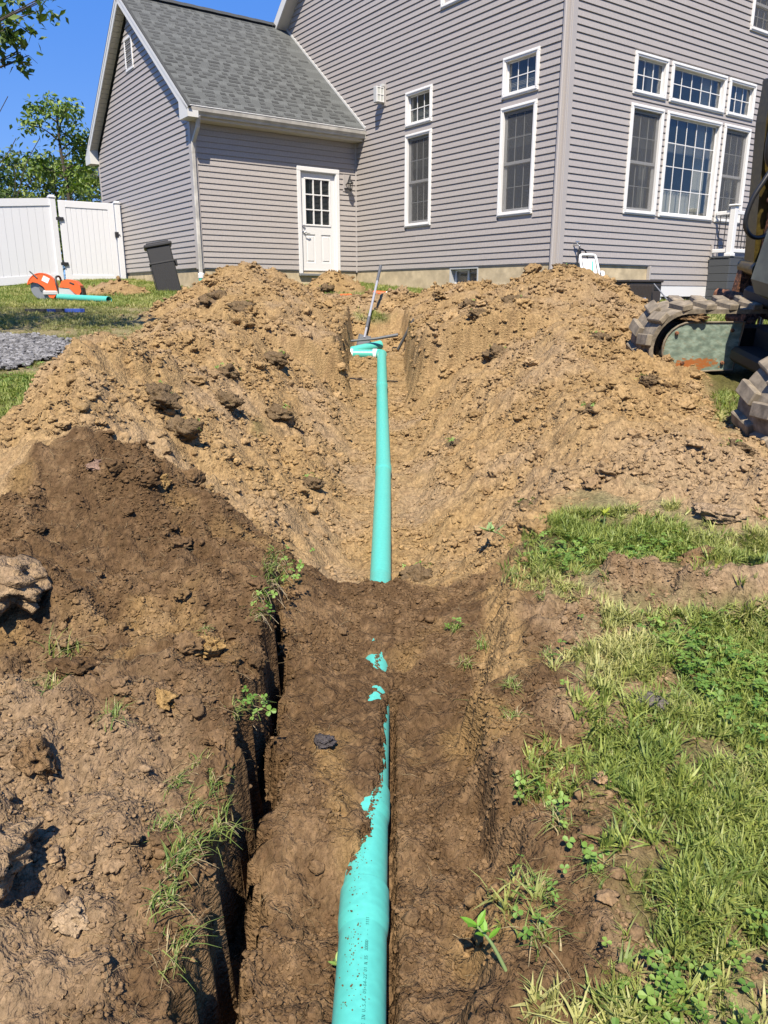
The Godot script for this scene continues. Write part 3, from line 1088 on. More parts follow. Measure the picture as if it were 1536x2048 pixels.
func build_roofs(_apex: float, ridge: float, peak: float) -> void:
	# wing roof: slopes, rake boards, soffits, gutter, then the shingles
	var ov := -0.19                  # overhang at the gable end
	var e := 0.40                    # eave line
	var y_at := func(z: float) -> float: return 2.85 + PITCH * (0.40 - z)
	var top: float = y_at.call(-3.05)
	var sl := Vector3(0, PITCH, -1).normalized()
	var nn := Vector3(0, 1, PITCH).normalized()
	var deck := MB.new()
	deck.prism(PackedVector2Array([Vector2(e, y_at.call(e)), Vector2(-3.05, top), Vector2(-6.5, y_at.call(e)), Vector2(-6.5, y_at.call(e) - 0.06), Vector2(-3.05, top - 0.07), Vector2(e, y_at.call(e) - 0.06)]), Vector3(ov + 0.02, 0, 0), Vector3(0, 0, 1), Vector3(0, 1, 0), Vector3(WIDE - ov - 0.02, 0, 0))
	var roof := put("roof", deck, M.shingle0, house)
	var length := (Vector3(0, y_at.call(-3.05), -3.05) - Vector3(0, y_at.call(e), e)).length()
	var rows := int(length / 0.145)
	var singles := 0
	var rest := MB.new()
	var kinds := []
	for wv in [0.11, 0.15, 0.19, 0.24]:
		var s := MB.new()
		s.bev(Vector3(0, 0.0045, 0), Vector3(wv, 0.009, 0.075), 0.0025)
		var made := []
		for t in 3: made.push_back(s.mesh(M["shingle%d" % [1, 3, 1][t]]))  # tabs darker than their course: its shadow dashes are put into their colour
		kinds.push_back([wv, made])
	var basis := Basis(Vector3(1, 0, 0), nn, Vector3(1, 0, 0).cross(nn))
	for r in rows:
		var d := 0.05 + r * 0.145
		var course := MB.new()
		var c := Vector3((WIDE + ov) / 2 - 0.0, y_at.call(e), e) + sl * d + nn * 0.006
		course.box(c, Vector3(WIDE - ov - 0.03, 0.012 + 0.001 * (r % 2), 0.148), basis * Basis(Vector3.RIGHT, 0.05))
		put("shingle_course", course, M.shingle2 if r % 3 == 1 else M.shingle0, roof)
		var x := ov + 0.02 + rng.randf() * 0.2
		while x < WIDE - 0.35:
			var kd: Array = kinds[rng.randi() % 4]
			var at := Vector3(x + kd[0] / 2, y_at.call(e), e) + sl * (d - 0.03) + nn * 0.0145
			var tone := rng.randi() % 3
			if r < 15 and singles < 300 and rng.randf() < 0.93:
				singles += 1
				var o := put("shingle", kd[1][tone], null, roof)
				o.transform = Transform3D(basis * Basis(Vector3.RIGHT, 0.05), at)
			else: rest.bev(at + nn * 0.0035, Vector3(kd[0], 0.009, 0.075), 0.0025, basis * Basis(Vector3.RIGHT, 0.05))
			x += kd[0] + 0.05 + rng.randf() * 0.17
	put("upper_shingles", rest, M.shingle1, roof, "stuff")
	var cap := MB.new()
	for i in 18:
		var x := ov + 0.1 + i * 0.215
		cap.box(Vector3(x, top + 0.018 + 0.004 * (i % 2), -2.98), Vector3(0.26, 0.012, 0.15), basis)
		cap.box(Vector3(x, top + 0.018 + 0.004 * (i % 2), -3.12), Vector3(0.26, 0.012, 0.15), Basis(Vector3(1, 0, 0), Vector3(0, 1, -PITCH).normalized(), Vector3(0, PITCH, 1).normalized()))
	put("ridge_cap", cap, M.shingle3, roof)
	# rake boards at the gable, both slopes, with soffit behind
	for s in [1.0, -1.0]:
		var foot := Vector3(0, y_at.call(e + 0.04), (e + 0.04 + 3.05) * s - 3.05)
		var head := Vector3(0, top, -3.05)
		var t := (head - foot).normalized()
		var up := Vector3(0, 1, PITCH * s).normalized()
		var L := (head - foot).length()
		var rk := MB.new()
		rk.bev(Vector3(ov, 0, 0) + (foot + head) / 2 - up * 0.085, Vector3(0.025, 0.17, L), 0.004, Basis(Vector3(1, 0, 0), up, Vector3(1, 0, 0).cross(up)))
		rk.bev(Vector3(ov - 0.014, 0, 0) + (foot + head) / 2 - up * 0.035, Vector3(0.012, 0.07, L), 0.003, Basis(Vector3(1, 0, 0), up, Vector3(1, 0, 0).cross(up)))
		put("rake_board", rk, M.rake, roof)
		var nseg := 34
		for i in nseg:
			var so := MB.new()
			so.box(foot + t * (L * (i + 0.5) / nseg) - up * 0.145 + Vector3(ov / 2 + 0.01, 0, 0), Vector3(-ov - 0.02, 0.012, L / nseg - 0.008), Basis(Vector3(1, 0, 0), up, Vector3(1, 0, 0).cross(up)))
			put("soffit_panel", so, M.soffit, roof)
		var edge := MB.new()
		edge.box((foot + head) / 2 + up * 0.012 + Vector3(ov + 0.01, 0, 0), Vector3(0.06, 0.02, L + 0.03), Basis(Vector3(1, 0, 0), up, Vector3(1, 0, 0).cross(up)))
		put("shingle_edge", edge, M.shingle3, roof)
	# boxed returns at the foot of each rake
	for z in [0.0, BACK]:
		var rt := MB.new()
		var d := 1.0 if z == 0.0 else -1.0
		rt.prism(PackedVector2Array([Vector2(z, 2.66), Vector2(z + d * 0.42, 2.66), Vector2(z + d * 0.42, 2.80), Vector2(z + d * 0.30, 2.88), Vector2(z, 2.88 + 0.22)]), Vector3(ov - 0.02, 0, 0), Vector3(0, 0, 1), Vector3(0, 1, 0), Vector3(-ov + 0.02, 0, 0))
		put("eave_return", rt, M.rake, roof)
	# eave: fascia, soffit, gutter
	var fs := MB.new()
	fs.span(Vector3(0.0, 2.67, 0.285), Vector3(WIDE, 2.85, 0.305))
	fs.span(Vector3(0.0, 2.655, 0.0), Vector3(WIDE, 2.67, 0.3))
	put("fascia", fs, M.soffit, roof)
	var gp := PackedVector2Array([Vector2(0.306, 2.84), Vector2(0.306, 2.70), Vector2(0.375, 2.70), Vector2(0.385, 2.735), Vector2(0.42, 2.775), Vector2(0.43, 2.845), Vector2(0.418, 2.845), Vector2(0.408, 2.785), Vector2(0.375, 2.745), Vector2(0.366, 2.712), Vector2(0.318, 2.712), Vector2(0.318, 2.84)])
	var gt := MB.new()
	gt.prism(gp, Vector3(ov + 0.03, 0, 0), Vector3(0, 0, 1), Vector3(0, 1, 0), Vector3(WIDE - ov - 0.05, 0, 0))
	gt.span(Vector3(ov + 0.03, 2.701, 0.307), Vector3(ov + 0.034, 2.838, 0.417))
	gt.span(Vector3(WIDE - 0.024, 2.701, 0.307), Vector3(WIDE - 0.02, 2.838, 0.417))
	var gutter := put("gutter", gt, M.gutter, roof)
	var lip := MB.new()
	lip.bev(Vector3((WIDE + ov) / 2, 2.852, 0.424), Vector3(WIDE - ov - 0.05, 0.014, 0.026), 0.004)
	put("gutter_lip", lip, M.white_trim, gutter)
	var gb := MB.new()
	gb.bev(Vector3((WIDE + ov) / 2, 2.78, -6.56), Vector3(WIDE - ov - 0.05, 0.14, 0.12), 0.01)
	put("gutter", gb, M.gutter, roof)
	var fl := MB.new()      # light flashing where the wing roof meets the taller wall
	var f0 := Vector3(WIDE - 0.022, y_at.call(0.40) + 0.05, 0.40)
	var f1 := Vector3(WIDE - 0.022, y_at.call(-3.05) + 0.05, -3.05)
	fl.box((f0 + f1) / 2, Vector3(0.014, 0.045, (f1 - f0).length()), basis)
	put("flashing", fl, M.rake, roof)
	# main roof: slab, rakes and soffit on the gable over wall B
	var mr := MB.new()
	var my := func(z: float) -> float: return MAIN_EAVE + 0.1 + MAIN_PITCH * (OUT - absf(z - ridge) - ridge)
	var ez := OUT - ridge + 0.2
	mr.prism(PackedVector2Array([Vector2(ridge + ez, my.call(ridge + ez)), Vector2(ridge, peak + 0.1), Vector2(ridge - ez, my.call(ridge - ez)), Vector2(ridge - ez, my.call(ridge - ez) + 0.08), Vector2(ridge, peak + 0.19), Vector2(ridge + ez, my.call(ridge + ez) + 0.08)]), Vector3(WIDE - 0.28, 0, 0), Vector3(0, 0, 1), Vector3(0, 1, 0), Vector3(MAIN_RIGHT + 0.5 - WIDE, 0, 0))
	var main_roof := put("roof", mr, M.shingle0, house)
	for s in [1.0, -1.0]:
		var foot := Vector3(0, my.call(ridge + ez) - 0.02, ridge + ez * s)
		var head := Vector3(0, peak + 0.08, ridge)
		var up := Vector3(0, 1, MAIN_PITCH * s).normalized()
		var bs := Basis(Vector3(1, 0, 0), up, Vector3(1, 0, 0).cross(up))
		var L := (head - foot).length()
		var rk := MB.new()
		rk.bev((foot + head) / 2 - up * 0.06 + Vector3(WIDE - 0.29, 0, 0), Vector3(0.03, 0.19, L), 0.004, bs)
		put("rake_board", rk, M.rake, main_roof)
		var so := MB.new()
		so.box((foot + head) / 2 - up * 0.14 + Vector3(WIDE - 0.14, 0, 0), Vector3(0.27, 0.012, L), bs)
		put("soffit", so, M.soffit, main_roof)
	var me := MB.new()
	me.span(Vector3(WIDE - 0.28, MAIN_EAVE - 0.22, OUT + 0.02), Vector3(MAIN_RIGHT, MAIN_EAVE - 0.2, OUT + 0.2))
	me.bev(Vector3((WIDE + MAIN_RIGHT) / 2, MAIN_EAVE - 0.12, OUT + 0.22), Vector3(MAIN_RIGHT - WIDE + 0.5, 0.15, 0.12), 0.02)
	put("gutter", me, M.gutter, main_roof)

func build_door(d: Array) -> void:
	var o := Node3D.new()
	o.name = "door"
	house.add_child(o, true)
	var b := MB.new()
	var w := 0.085
	wbox(b, "A", d[0], d[0] + w, d[2], d[3] - w, 0.0, 0.045, 0.006)
	wbox(b, "A", d[1] - w, d[1], d[2], d[3] - w, 0.0, 0.045, 0.006)
	wbox(b, "A", d[0], d[1], d[3] - w, d[3], 0.0, 0.048, 0.006)
	wbox(b, "A", d[0] + w - 0.012, d[0] + w + 0.012, d[2], d[3] - w, -0.12, 0.02)
	wbox(b, "A", d[1] - w - 0.012, d[1] - w + 0.012, d[2], d[3] - w, -0.12, 0.02)
	wbox(b, "A", d[0] + w, d[1] - w, d[3] - w - 0.012, d[3] - w + 0.01, -0.12, 0.02)
	put("frame", b, M.white_trim, o)
	b = MB.new()
	wbox(b, "A", d[0], d[1], d[2] - 0.05, d[2], -0.1, 0.06, 0.006)
	put("sill", b, M.steel, o)
	var x0: float = d[0] + w + 0.014
	var x1: float = d[1] - w - 0.014
	var g0 := x0 + 0.125
	var g1 := x1 - 0.125
	var y0: float = d[2] + 0.012
	var y1: float = d[3] - w - 0.016
	var gy0 := 0.94
	var gy1 := 1.85
	b = MB.new()
	solid_wall(b, "A", x0, x1, y0, y1, 0.0, [])
	b = MB.new()
	for q in [[x0, x1, y0, 0.15], [x0, x1, 0.74, gy0], [x0, x1, gy1, y1], [x0, g0, gy0, gy1], [g1, x1, gy0, gy1], [x0, x0 + 0.11, 0.15, 0.74], [x1 - 0.11, x1, 0.15, 0.74], [(x0 + x1) / 2 - 0.075, (x0 + x1) / 2 + 0.075, 0.15, 0.74]]:
		wbox(b, "A", q[0], q[1], q[2], q[3], -0.075, -0.03)
	put("leaf", b, M.door_paint, o)
	for q in [[x0 + 0.11, (x0 + x1) / 2 - 0.075], [(x0 + x1) / 2 + 0.075, x1 - 0.11]]:
		var p := MB.new()
		wbox(p, "A", q[0], q[1], 0.15, 0.74, -0.07, -0.045)
		wbox(p, "A", q[0] + 0.04, q[1] - 0.04, 0.19, 0.70, -0.05, -0.033, 0.012)
		put("panel", p, M.door_paint, o)
	b = MB.new()
	ring(b, "A", g0 - 0.03, g1 + 0.03, gy0 - 0.03, gy1 + 0.03, 0.035, -0.034, -0.014)
	put("glass_frame", b, M.white_trim, o)
	b = MB.new()
	wbox(b, "A", g0, g1, gy0, gy1, -0.056, -0.050)
	put("pane", b, M.glass, o)
	for i in [1, 2]:
		for k in 2:
			var m := MB.new()
			if k == 0:
				var x := lerpf(g0, g1, i / 3.0)
				wbox(m, "A", x - 0.012, x + 0.012, gy0, gy1, -0.05, -0.022)
			else:
				var y := lerpf(gy0, gy1, i / 3.0)
				wbox(m, "A", g0, g1, y - 0.012, y + 0.012, -0.05, -0.0235)
			put("muntin", m, M.white_trim, o)
	b = MB.new()
	var hx := x0 + 0.065
	b.lathe([Vector2(0.0, 0.03), Vector2(0.03, 0.028), Vector2(0.032, 0.0)], at_wall("A", hx, 0.90, -0.03), Vector3(0, 0, 1), 14)
	b.lathe([Vector2(0.0, 0.03), Vector2(0.028, 0.026), Vector2(0.032, 0.0)], at_wall("A", hx, 0.78, -0.03), Vector3(0, 0, 1), 14)
	b.tube([at_wall("A", hx, 0.78, 0.0), at_wall("A", hx + 0.01, 0.78, 0.03), at_wall("A", hx + 0.06, 0.745, 0.035), at_wall("A", hx + 0.12, 0.755, 0.03)], 0.011, 8)
	put("handle", b, M.chrome, o)

func build_low_parts() -> void:
	# basement window in wall B's foundation
	var o := Node3D.new()
	o.name = numbered(house, "window")
	house.add_child(o, true)
	var b := MB.new()
	wbox(b, "B", 3.28, 3.31, -0.62, -0.024, -0.2, 0.01)
	wbox(b, "B", 4.07, 4.10, -0.62, -0.024, -0.2, 0.01)
	wbox(b, "B", 3.31, 4.07, -0.05, -0.024, -0.2, 0.01)
	put("frame", b, M.saw_grey, o)
	b = MB.new()
	wbox(b, "B", 3.31, 3.36, -0.62, -0.05, -0.14, -0.10, 0.005)
	wbox(b, "B", 3.68, 3.73, -0.62, -0.05, -0.14, -0.10, 0.005)
	wbox(b, "B", 3.36, 3.68, -0.09, -0.05, -0.14, -0.10, 0.005)
	put("sash", b, M.white_trim, o)
	b = MB.new()
	wbox(b, "B", 3.34, 4.08, -0.62, -0.03, -0.125, -0.12)
	put("pane", b, M.glass, o)
	b = MB.new()
	wbox(b, "B", 3.30, 4.09, -0.66, -0.03, -0.24, -0.2)
	put("shade", b, M.soffit, o)
	# stepped siding, lintel and low windows at the foot of wall C
	b = MB.new()
	wbox(b, "C", 6.24, 8.22, -0.40, -0.024, -0.01, 0.03)
	put("low_wall", b, M.siding_trim, house)
	for i in 3:
		b = MB.new()
		lap_board(b, "C", 6.28, 8.16, -0.355 + i * LAP)
		for k in b.v.size(): b.v[k] += Vector3(0, 0, 0.03)
		put("siding_board", b, M.siding1, house)
	b = MB.new()
	wbox(b, "C", 6.24, 6.28, -0.42, -0.02, 0.03, 0.055, 0.004)
	wbox(b, "C", 8.16, 8.20, -0.12, 0.42, 0.02, 0.055, 0.004)
	put("corner_strip", b, M.siding_trim, house)
	o = Node3D.new()
	o.name = numbered(house, "window")
	house.add_child(o, true)
	b = MB.new()
	wbox(b, "C", 6.24, 8.18, -0.56, -0.36, 0.0, 0.045, 0.006)
	wbox(b, "C", 6.24, 6.32, -0.80, -0.56, 0.0, 0.04, 0.004)
	wbox(b, "C", 8.03, 8.18, -0.80, -0.56, 0.0, 0.04, 0.004)
	wbox(b, "C", 7.10, 7.20, -0.80, -0.56, 0.0, 0.04, 0.004)
	wbox(b, "C", 6.66, 6.70, -0.80, -0.56, 0.0, 0.03, 0.004)
	put("frame", b, M.white_trim, o)
	b = MB.new()
	wbox(b, "C", 6.32, 8.03, -0.80, -0.56, 0.002, 0.006)
	put("pane", b, M.machine_black, o)

func smooth_path(pts: Array, n: int) -> Array:
	var r := []
	for i in pts.size() - 1:
		var p0: Vector3 = pts[maxi(i - 1, 0)]
		var p1: Vector3 = pts[i]
		var p2: Vector3 = pts[i + 1]
		var p3: Vector3 = pts[mini(i + 2, pts.size() - 1)]
		for k in n: r.push_back(p1.cubic_interpolate(p2, p0, p3, float(k) / n))
	r.push_back(pts[-1])
	return r

func soil_at(x: float, z: float) -> float:
	return ground(x, z, 1.0).x

func hw(u: float, y: float, v: float) -> Vector3:      # house axes to the world
	return HOUSE_AT + Basis(Vector3.UP, deg_to_rad(HOUSE_TURN)) * Vector3(u, y, v)

# a hollow pipe between two points, its bell (if any) at the first end
func pipe_mesh(b: MB, a: Vector3, d: Vector3, r: float, bell := 0.0, open := true) -> void:
	var ax := (d - a).normalized()
	var L := (d - a).length()
	var prof := []
	if bell > 0.0:
		prof = [Vector2(r + 0.001, 0.0), Vector2(r + 0.004, 0.001), Vector2(r + 0.005, 0.003), Vector2(r + 0.005, bell - 0.02), Vector2(r + 0.003, bell), Vector2(r, bell + 0.018), Vector2(r, L)]
	else: prof = [Vector2(r, 0.0), Vector2(r, L)]
	if open: prof.append_array([Vector2(r - 0.004, L), Vector2(r - 0.004, 0.0), prof[0]])
	b.lathe(prof, a, ax, 40)

func build_pipes() -> void:
	var R := 0.0535
	var axis := func(z: float) -> Vector3: return Vector3(pipe_x(z), pipe_top(z) - R, z)
	var t := thing("sewer_pipe", "long turquoise plastic drain pipe running up the middle of the trench to the house", "pipe")
	var joints := [-0.55, -1.48, -1.85, -5.25, -7.62, -9.08]
	for i in joints.size() - 1:
		var b := MB.new()
		var a: Vector3 = axis.call(joints[i])
		var d: Vector3 = axis.call(joints[i + 1] - 0.03)
		# the bell sits at the far end of a length
		var n := 1 if i != 2 and i != 3 else 3
		if n == 1: pipe_mesh(b, axis.call(joints[i + 1]), a, R, 0.11 if i < 4 else 0.0, i == 0)
		else:
			var m1: Vector3 = axis.call(lerpf(joints[i], joints[i + 1], 0.5))
			pipe_mesh(b, m1, a, R, 0.0, false)
			pipe_mesh(b, axis.call(joints[i + 1]), m1, R, 0.11, false)
		var o := put("pipe_length", b, M.pipe, t)
		if i == 0:
			var tm := TextMesh.new()
			tm.text = "12364 ASTM D 3034 MADE IN U.S.A. 05-04-22 01 N 3S  3DDDD  - -  1111"
			var f := SystemFont.new()
			f.font_names = PackedStringArray(["Droid Sans Mono"])
			tm.font = f
			tm.font_size = 18
			tm.pixel_size = 0.00052
			tm.depth = 0.0006
			tm.horizontal_alignment = HORIZONTAL_ALIGNMENT_LEFT
			var tl := put("printed_line", tm, M.pipe_ink, o)
			var p: Vector3 = axis.call(-0.98)
			var dir: Vector3 = ((axis.call(-1.48) as Vector3) - p).normalized()
			var up := Vector3(0.18, 0.98, 0.0)
			up = (up - dir * up.dot(dir)).normalized()
			tl.transform = Transform3D(Basis(dir, up.cross(dir), up), p + up * (R + 0.0002) - up.cross(dir) * 0.002)
	# quarter bend to the left, then a primed coupling and the pipe that doubles back
	var e: Vector3 = axis.call(-9.08)
	var eb := MB.new()
	var path := []
	for k in 9:
		var q := PI / 2 * k / 8.0
		path.push_back(e + Vector3(-0.075 * (1.0 - cos(q)), 0.0, -0.075 * sin(q)))
	eb.tube(path, R + 0.006, 28)
	put("elbow", eb, M.pipe, t)
	var w := MB.new()
	var c := e + Vector3(-0.075, 0, -0.075)
	w.lathe([Vector2(R + 0.0075, 0), Vector2(R + 0.0075, 0.05)], c + Vector3(-0.03, 0, 0), Vector3(1, 0, 0), 28)
	put("primed_band", w, M.primer, t)
	var h := MB.new()
	pipe_mesh(h, c + Vector3(-0.02, 0, 0), c + Vector3(-0.29, 0.0, -0.02), R, 0.0, false)
	put("cross_pipe", h, M.pipe, t)
	var e2 := MB.new()
	var c2 := c + Vector3(-0.27, 0.0, -0.02)
	e2.tube([c2, c2 + Vector3(-0.05, 0.004, 0.0), c2 + Vector3(-0.085, 0.012, -0.012), c2 + Vector3(-0.092, 0.025, -0.045)], [R + 0.006, R + 0.006, R + 0.004, R], 28)
	put("primed_elbow", e2, M.primer, t)
	var bk := MB.new()
	pipe_mesh(bk, c2 + Vector3(-0.06, 0.02, -0.06), c2 + Vector3(0.33, 0.085, -0.34), R, 0.0, false)
	put("return_pipe", bk, M.pipe, t)
	# crumbs of soil that fell on the near length
	var cr := []
	var tint := []
	rng.seed = 8
	for i in 1500:
		var z := -1.12 - rng.randf() * 0.45 if i < 120 else -1.47 - rng.randf() * 1.3
		var edge := asin(clampf(cover_reach(z) / R, -1.0, 0.75))
		var q := edge + absf(rng.randfn(0.0, 0.16)) - 0.06
		if i < 120: q = rng.randfn(-0.25, 0.25)
		if absf(q) > 0.95: continue
		var ax: Vector3 = axis.call(z)
		var rr := R + (0.005 if z > -1.48 and z < -1.37 or z > -1.85 and z < -1.74 else 0.0)
		var nn := Vector3(sin(q), cos(q), 0)
		var s := 0.0009 + rng.randf() ** 3 * (0.0016 if i < 120 else 0.0038)
		cr.push_back(Transform3D(Basis.from_euler(Vector3(rng.randf() * 6, rng.randf() * 6, rng.randf() * 6)).scaled(Vector3(s, s * 0.7, s)), ax + nn * (rr + s * 0.3)))
		tint.push_back(DARK.lerp(BROWN, 0.6 * rng.randf()))
	mm("soil_crumbs", lump(3, 1), cr, tint, M.clod, t)
	# loose length on the lawn
	var lp := thing("drain_pipe", "short loose length of turquoise pipe lying on the lawn beside the cut-off saw", "pipe", Vector3(-5.42, lawn(-5.42, -13.1) + 0.075, -13.1))
	var lb := MB.new()
	pipe_mesh(lb, Vector3.ZERO, Vector3(1.08, lawn(-4.38, -12.4) - lawn(-5.42, -13.1), 0.72), R)
	put("tube", lb, M.pipe, lp)
	# adapter under the wing's downspout
	var at := hw(0.0, 0, 0.06)
	var ad := thing("downspout_adapter", "white collar and turquoise pipe stub below the wing downspout", "pipe fitting", Vector3(at.x, 1.62, at.z))
	var a1 := MB.new()
	a1.lathe([Vector2(0.03, 0.30), Vector2(0.058, 0.29), Vector2(0.064, 0.27), Vector2(0.064, 0.2), Vector2(0.055, 0.19)], Vector3.ZERO, Vector3.UP, 24)
	put("collar", a1, M.white_trim, ad)
	a1 = MB.new()
	a1.lathe([Vector2(0.055, -0.15), Vector2(0.055, 0.21)], Vector3.ZERO, Vector3.UP, 24)
	put("stub", a1, M.pipe, ad)
	a1.lathe([Vector2(0.061, 0.11), Vector2(0.061, 0.2)], Vector3.ZERO, Vector3.UP, 24)

func build_fence() -> void:
	var H := 1.86
	var top := func(o: Node3D, p: Vector3, y0: float, h: float) -> void:
		var b := MB.new()
		b.bev(Vector3(p.x, y0 + h / 2, p.z), Vector3(0.127, h, 0.127), 0.006)
		var q := put("post", b, M.vinyl, o)
		var c := MB.new()
		c.bev(Vector3(p.x, y0 + h + 0.012, p.z), Vector3(0.16, 0.026, 0.16), 0.006)
		c.bev(Vector3(p.x, y0 + h + 0.04, p.z), Vector3(0.13, 0.04, 0.13), 0.018)
		put("cap", c, M.vinyl, q)
	# the gate lies square to the wing's end wall
	var g := thing("gate", "white vinyl privacy gate with black hinges against the wing's end wall", "gate", hw(0, 0, -4.6) * Vector3(1, 0, 1) + Vector3(0, 1.775, 0), HOUSE_TURN)
	top.call(g, Vector3(-0.12, 0, 0), -0.4, H + 0.37)
	var x1 := -0.20
	var x0 := -1.47
	var b := MB.new()
	b.bev(Vector3(x0 + 0.075, H / 2, 0), Vector3(0.15, H - 0.06, 0.05), 0.006)
	b.bev(Vector3(x1 - 0.075, H / 2, 0), Vector3(0.15, H - 0.06, 0.05), 0.006)
	b.bev(Vector3((x0 + x1) / 2, H - 0.105, 0), Vector3(x1 - x0 - 0.3, 0.15, 0.05), 0.006)
	b.bev(Vector3((x0 + x1) / 2, 0.105, 0), Vector3(x1 - x0 - 0.3, 0.15, 0.05), 0.006)
	put("frame", b, M.vinyl, g)
	var w := (x1 - x0 - 0.3) / 8
	for i in 8:
		var s := MB.new()
		s.bev(Vector3(x0 + 0.15 + w * (i + 0.5), H / 2, 0), Vector3(w - 0.004, H - 0.34, 0.022), 0.005)
		put("board", s, M.vinyl, g)
	for y in [0.42, 1.42]:
		var hb := MB.new()
		hb.bev(Vector3(x0 - 0.02, y, 0.045), Vector3(0.2, 0.075, 0.03), 0.006)
		hb.tube([Vector3(x0 - 0.02, y - 0.05, 0.06), Vector3(x0 - 0.02, y + 0.05, 0.06)], 0.014, 8)
		put("hinge", hb, M.black_metal, g)
	var lb := MB.new()
	lb.bev(Vector3(x1 + 0.01, 1.12, 0.05), Vector3(0.09, 0.13, 0.04), 0.006)
	lb.tube([Vector3(x1 + 0.03, 1.13, 0.07), Vector3(x1 + 0.08, 1.12, 0.08)], 0.01, 8)
	put("latch", lb, M.black_metal, g)
	# the fence turns at the corner post and comes forward
	var c := hw(-1.6, 0, -4.6)
	var f := thing("fence", "white vinyl privacy fence panel running out of frame beside the gate", "fence", Vector3(c.x, 1.765, c.z), rad_to_deg(atan2(0.66, 0.75)) + 180.0)
	top.call(f, Vector3.ZERO, -0.4, H + 0.42)
	var L := 3.6
	var fall := -0.085
	var rail := func(y: float, hh: float) -> void:
		var r := MB.new()
		var p := [Vector3(0.05, y - hh / 2, 0.03), Vector3(L, y - hh / 2 + fall * L, 0.03), Vector3(L, y - hh / 2 + fall * L, -0.03), Vector3(0.05, y - hh / 2, -0.03)]
		var all := p.duplicate()
		for k in 4: all.push_back(p[k] + Vector3(0, hh, 0))
		r.hexa(all)
		put("rail", r, M.vinyl, f)
	rail.call(H - 0.07, 0.16); rail.call(0.12, 0.17)
	for i in 20:
		var s := MB.new()
		var x := 0.14 + i * 0.172
		var d := MB.new()
		var lo := 0.15 + fall * x
		var p := []
		for yy in [lo, H - 0.12 + fall * x]:
			for q in [[-0.084, 0.012], [0.084, 0.012], [0.084, -0.012], [-0.084, -0.012]]:
				p.push_back(Vector3(x + q[0], yy + fall * q[0], q[1]))
		d.hexa(p)
		put("board", d, M.vinyl, f)
	top.call(f, Vector3(L, 0, 0), fall * L - 0.4, H + 0.42)

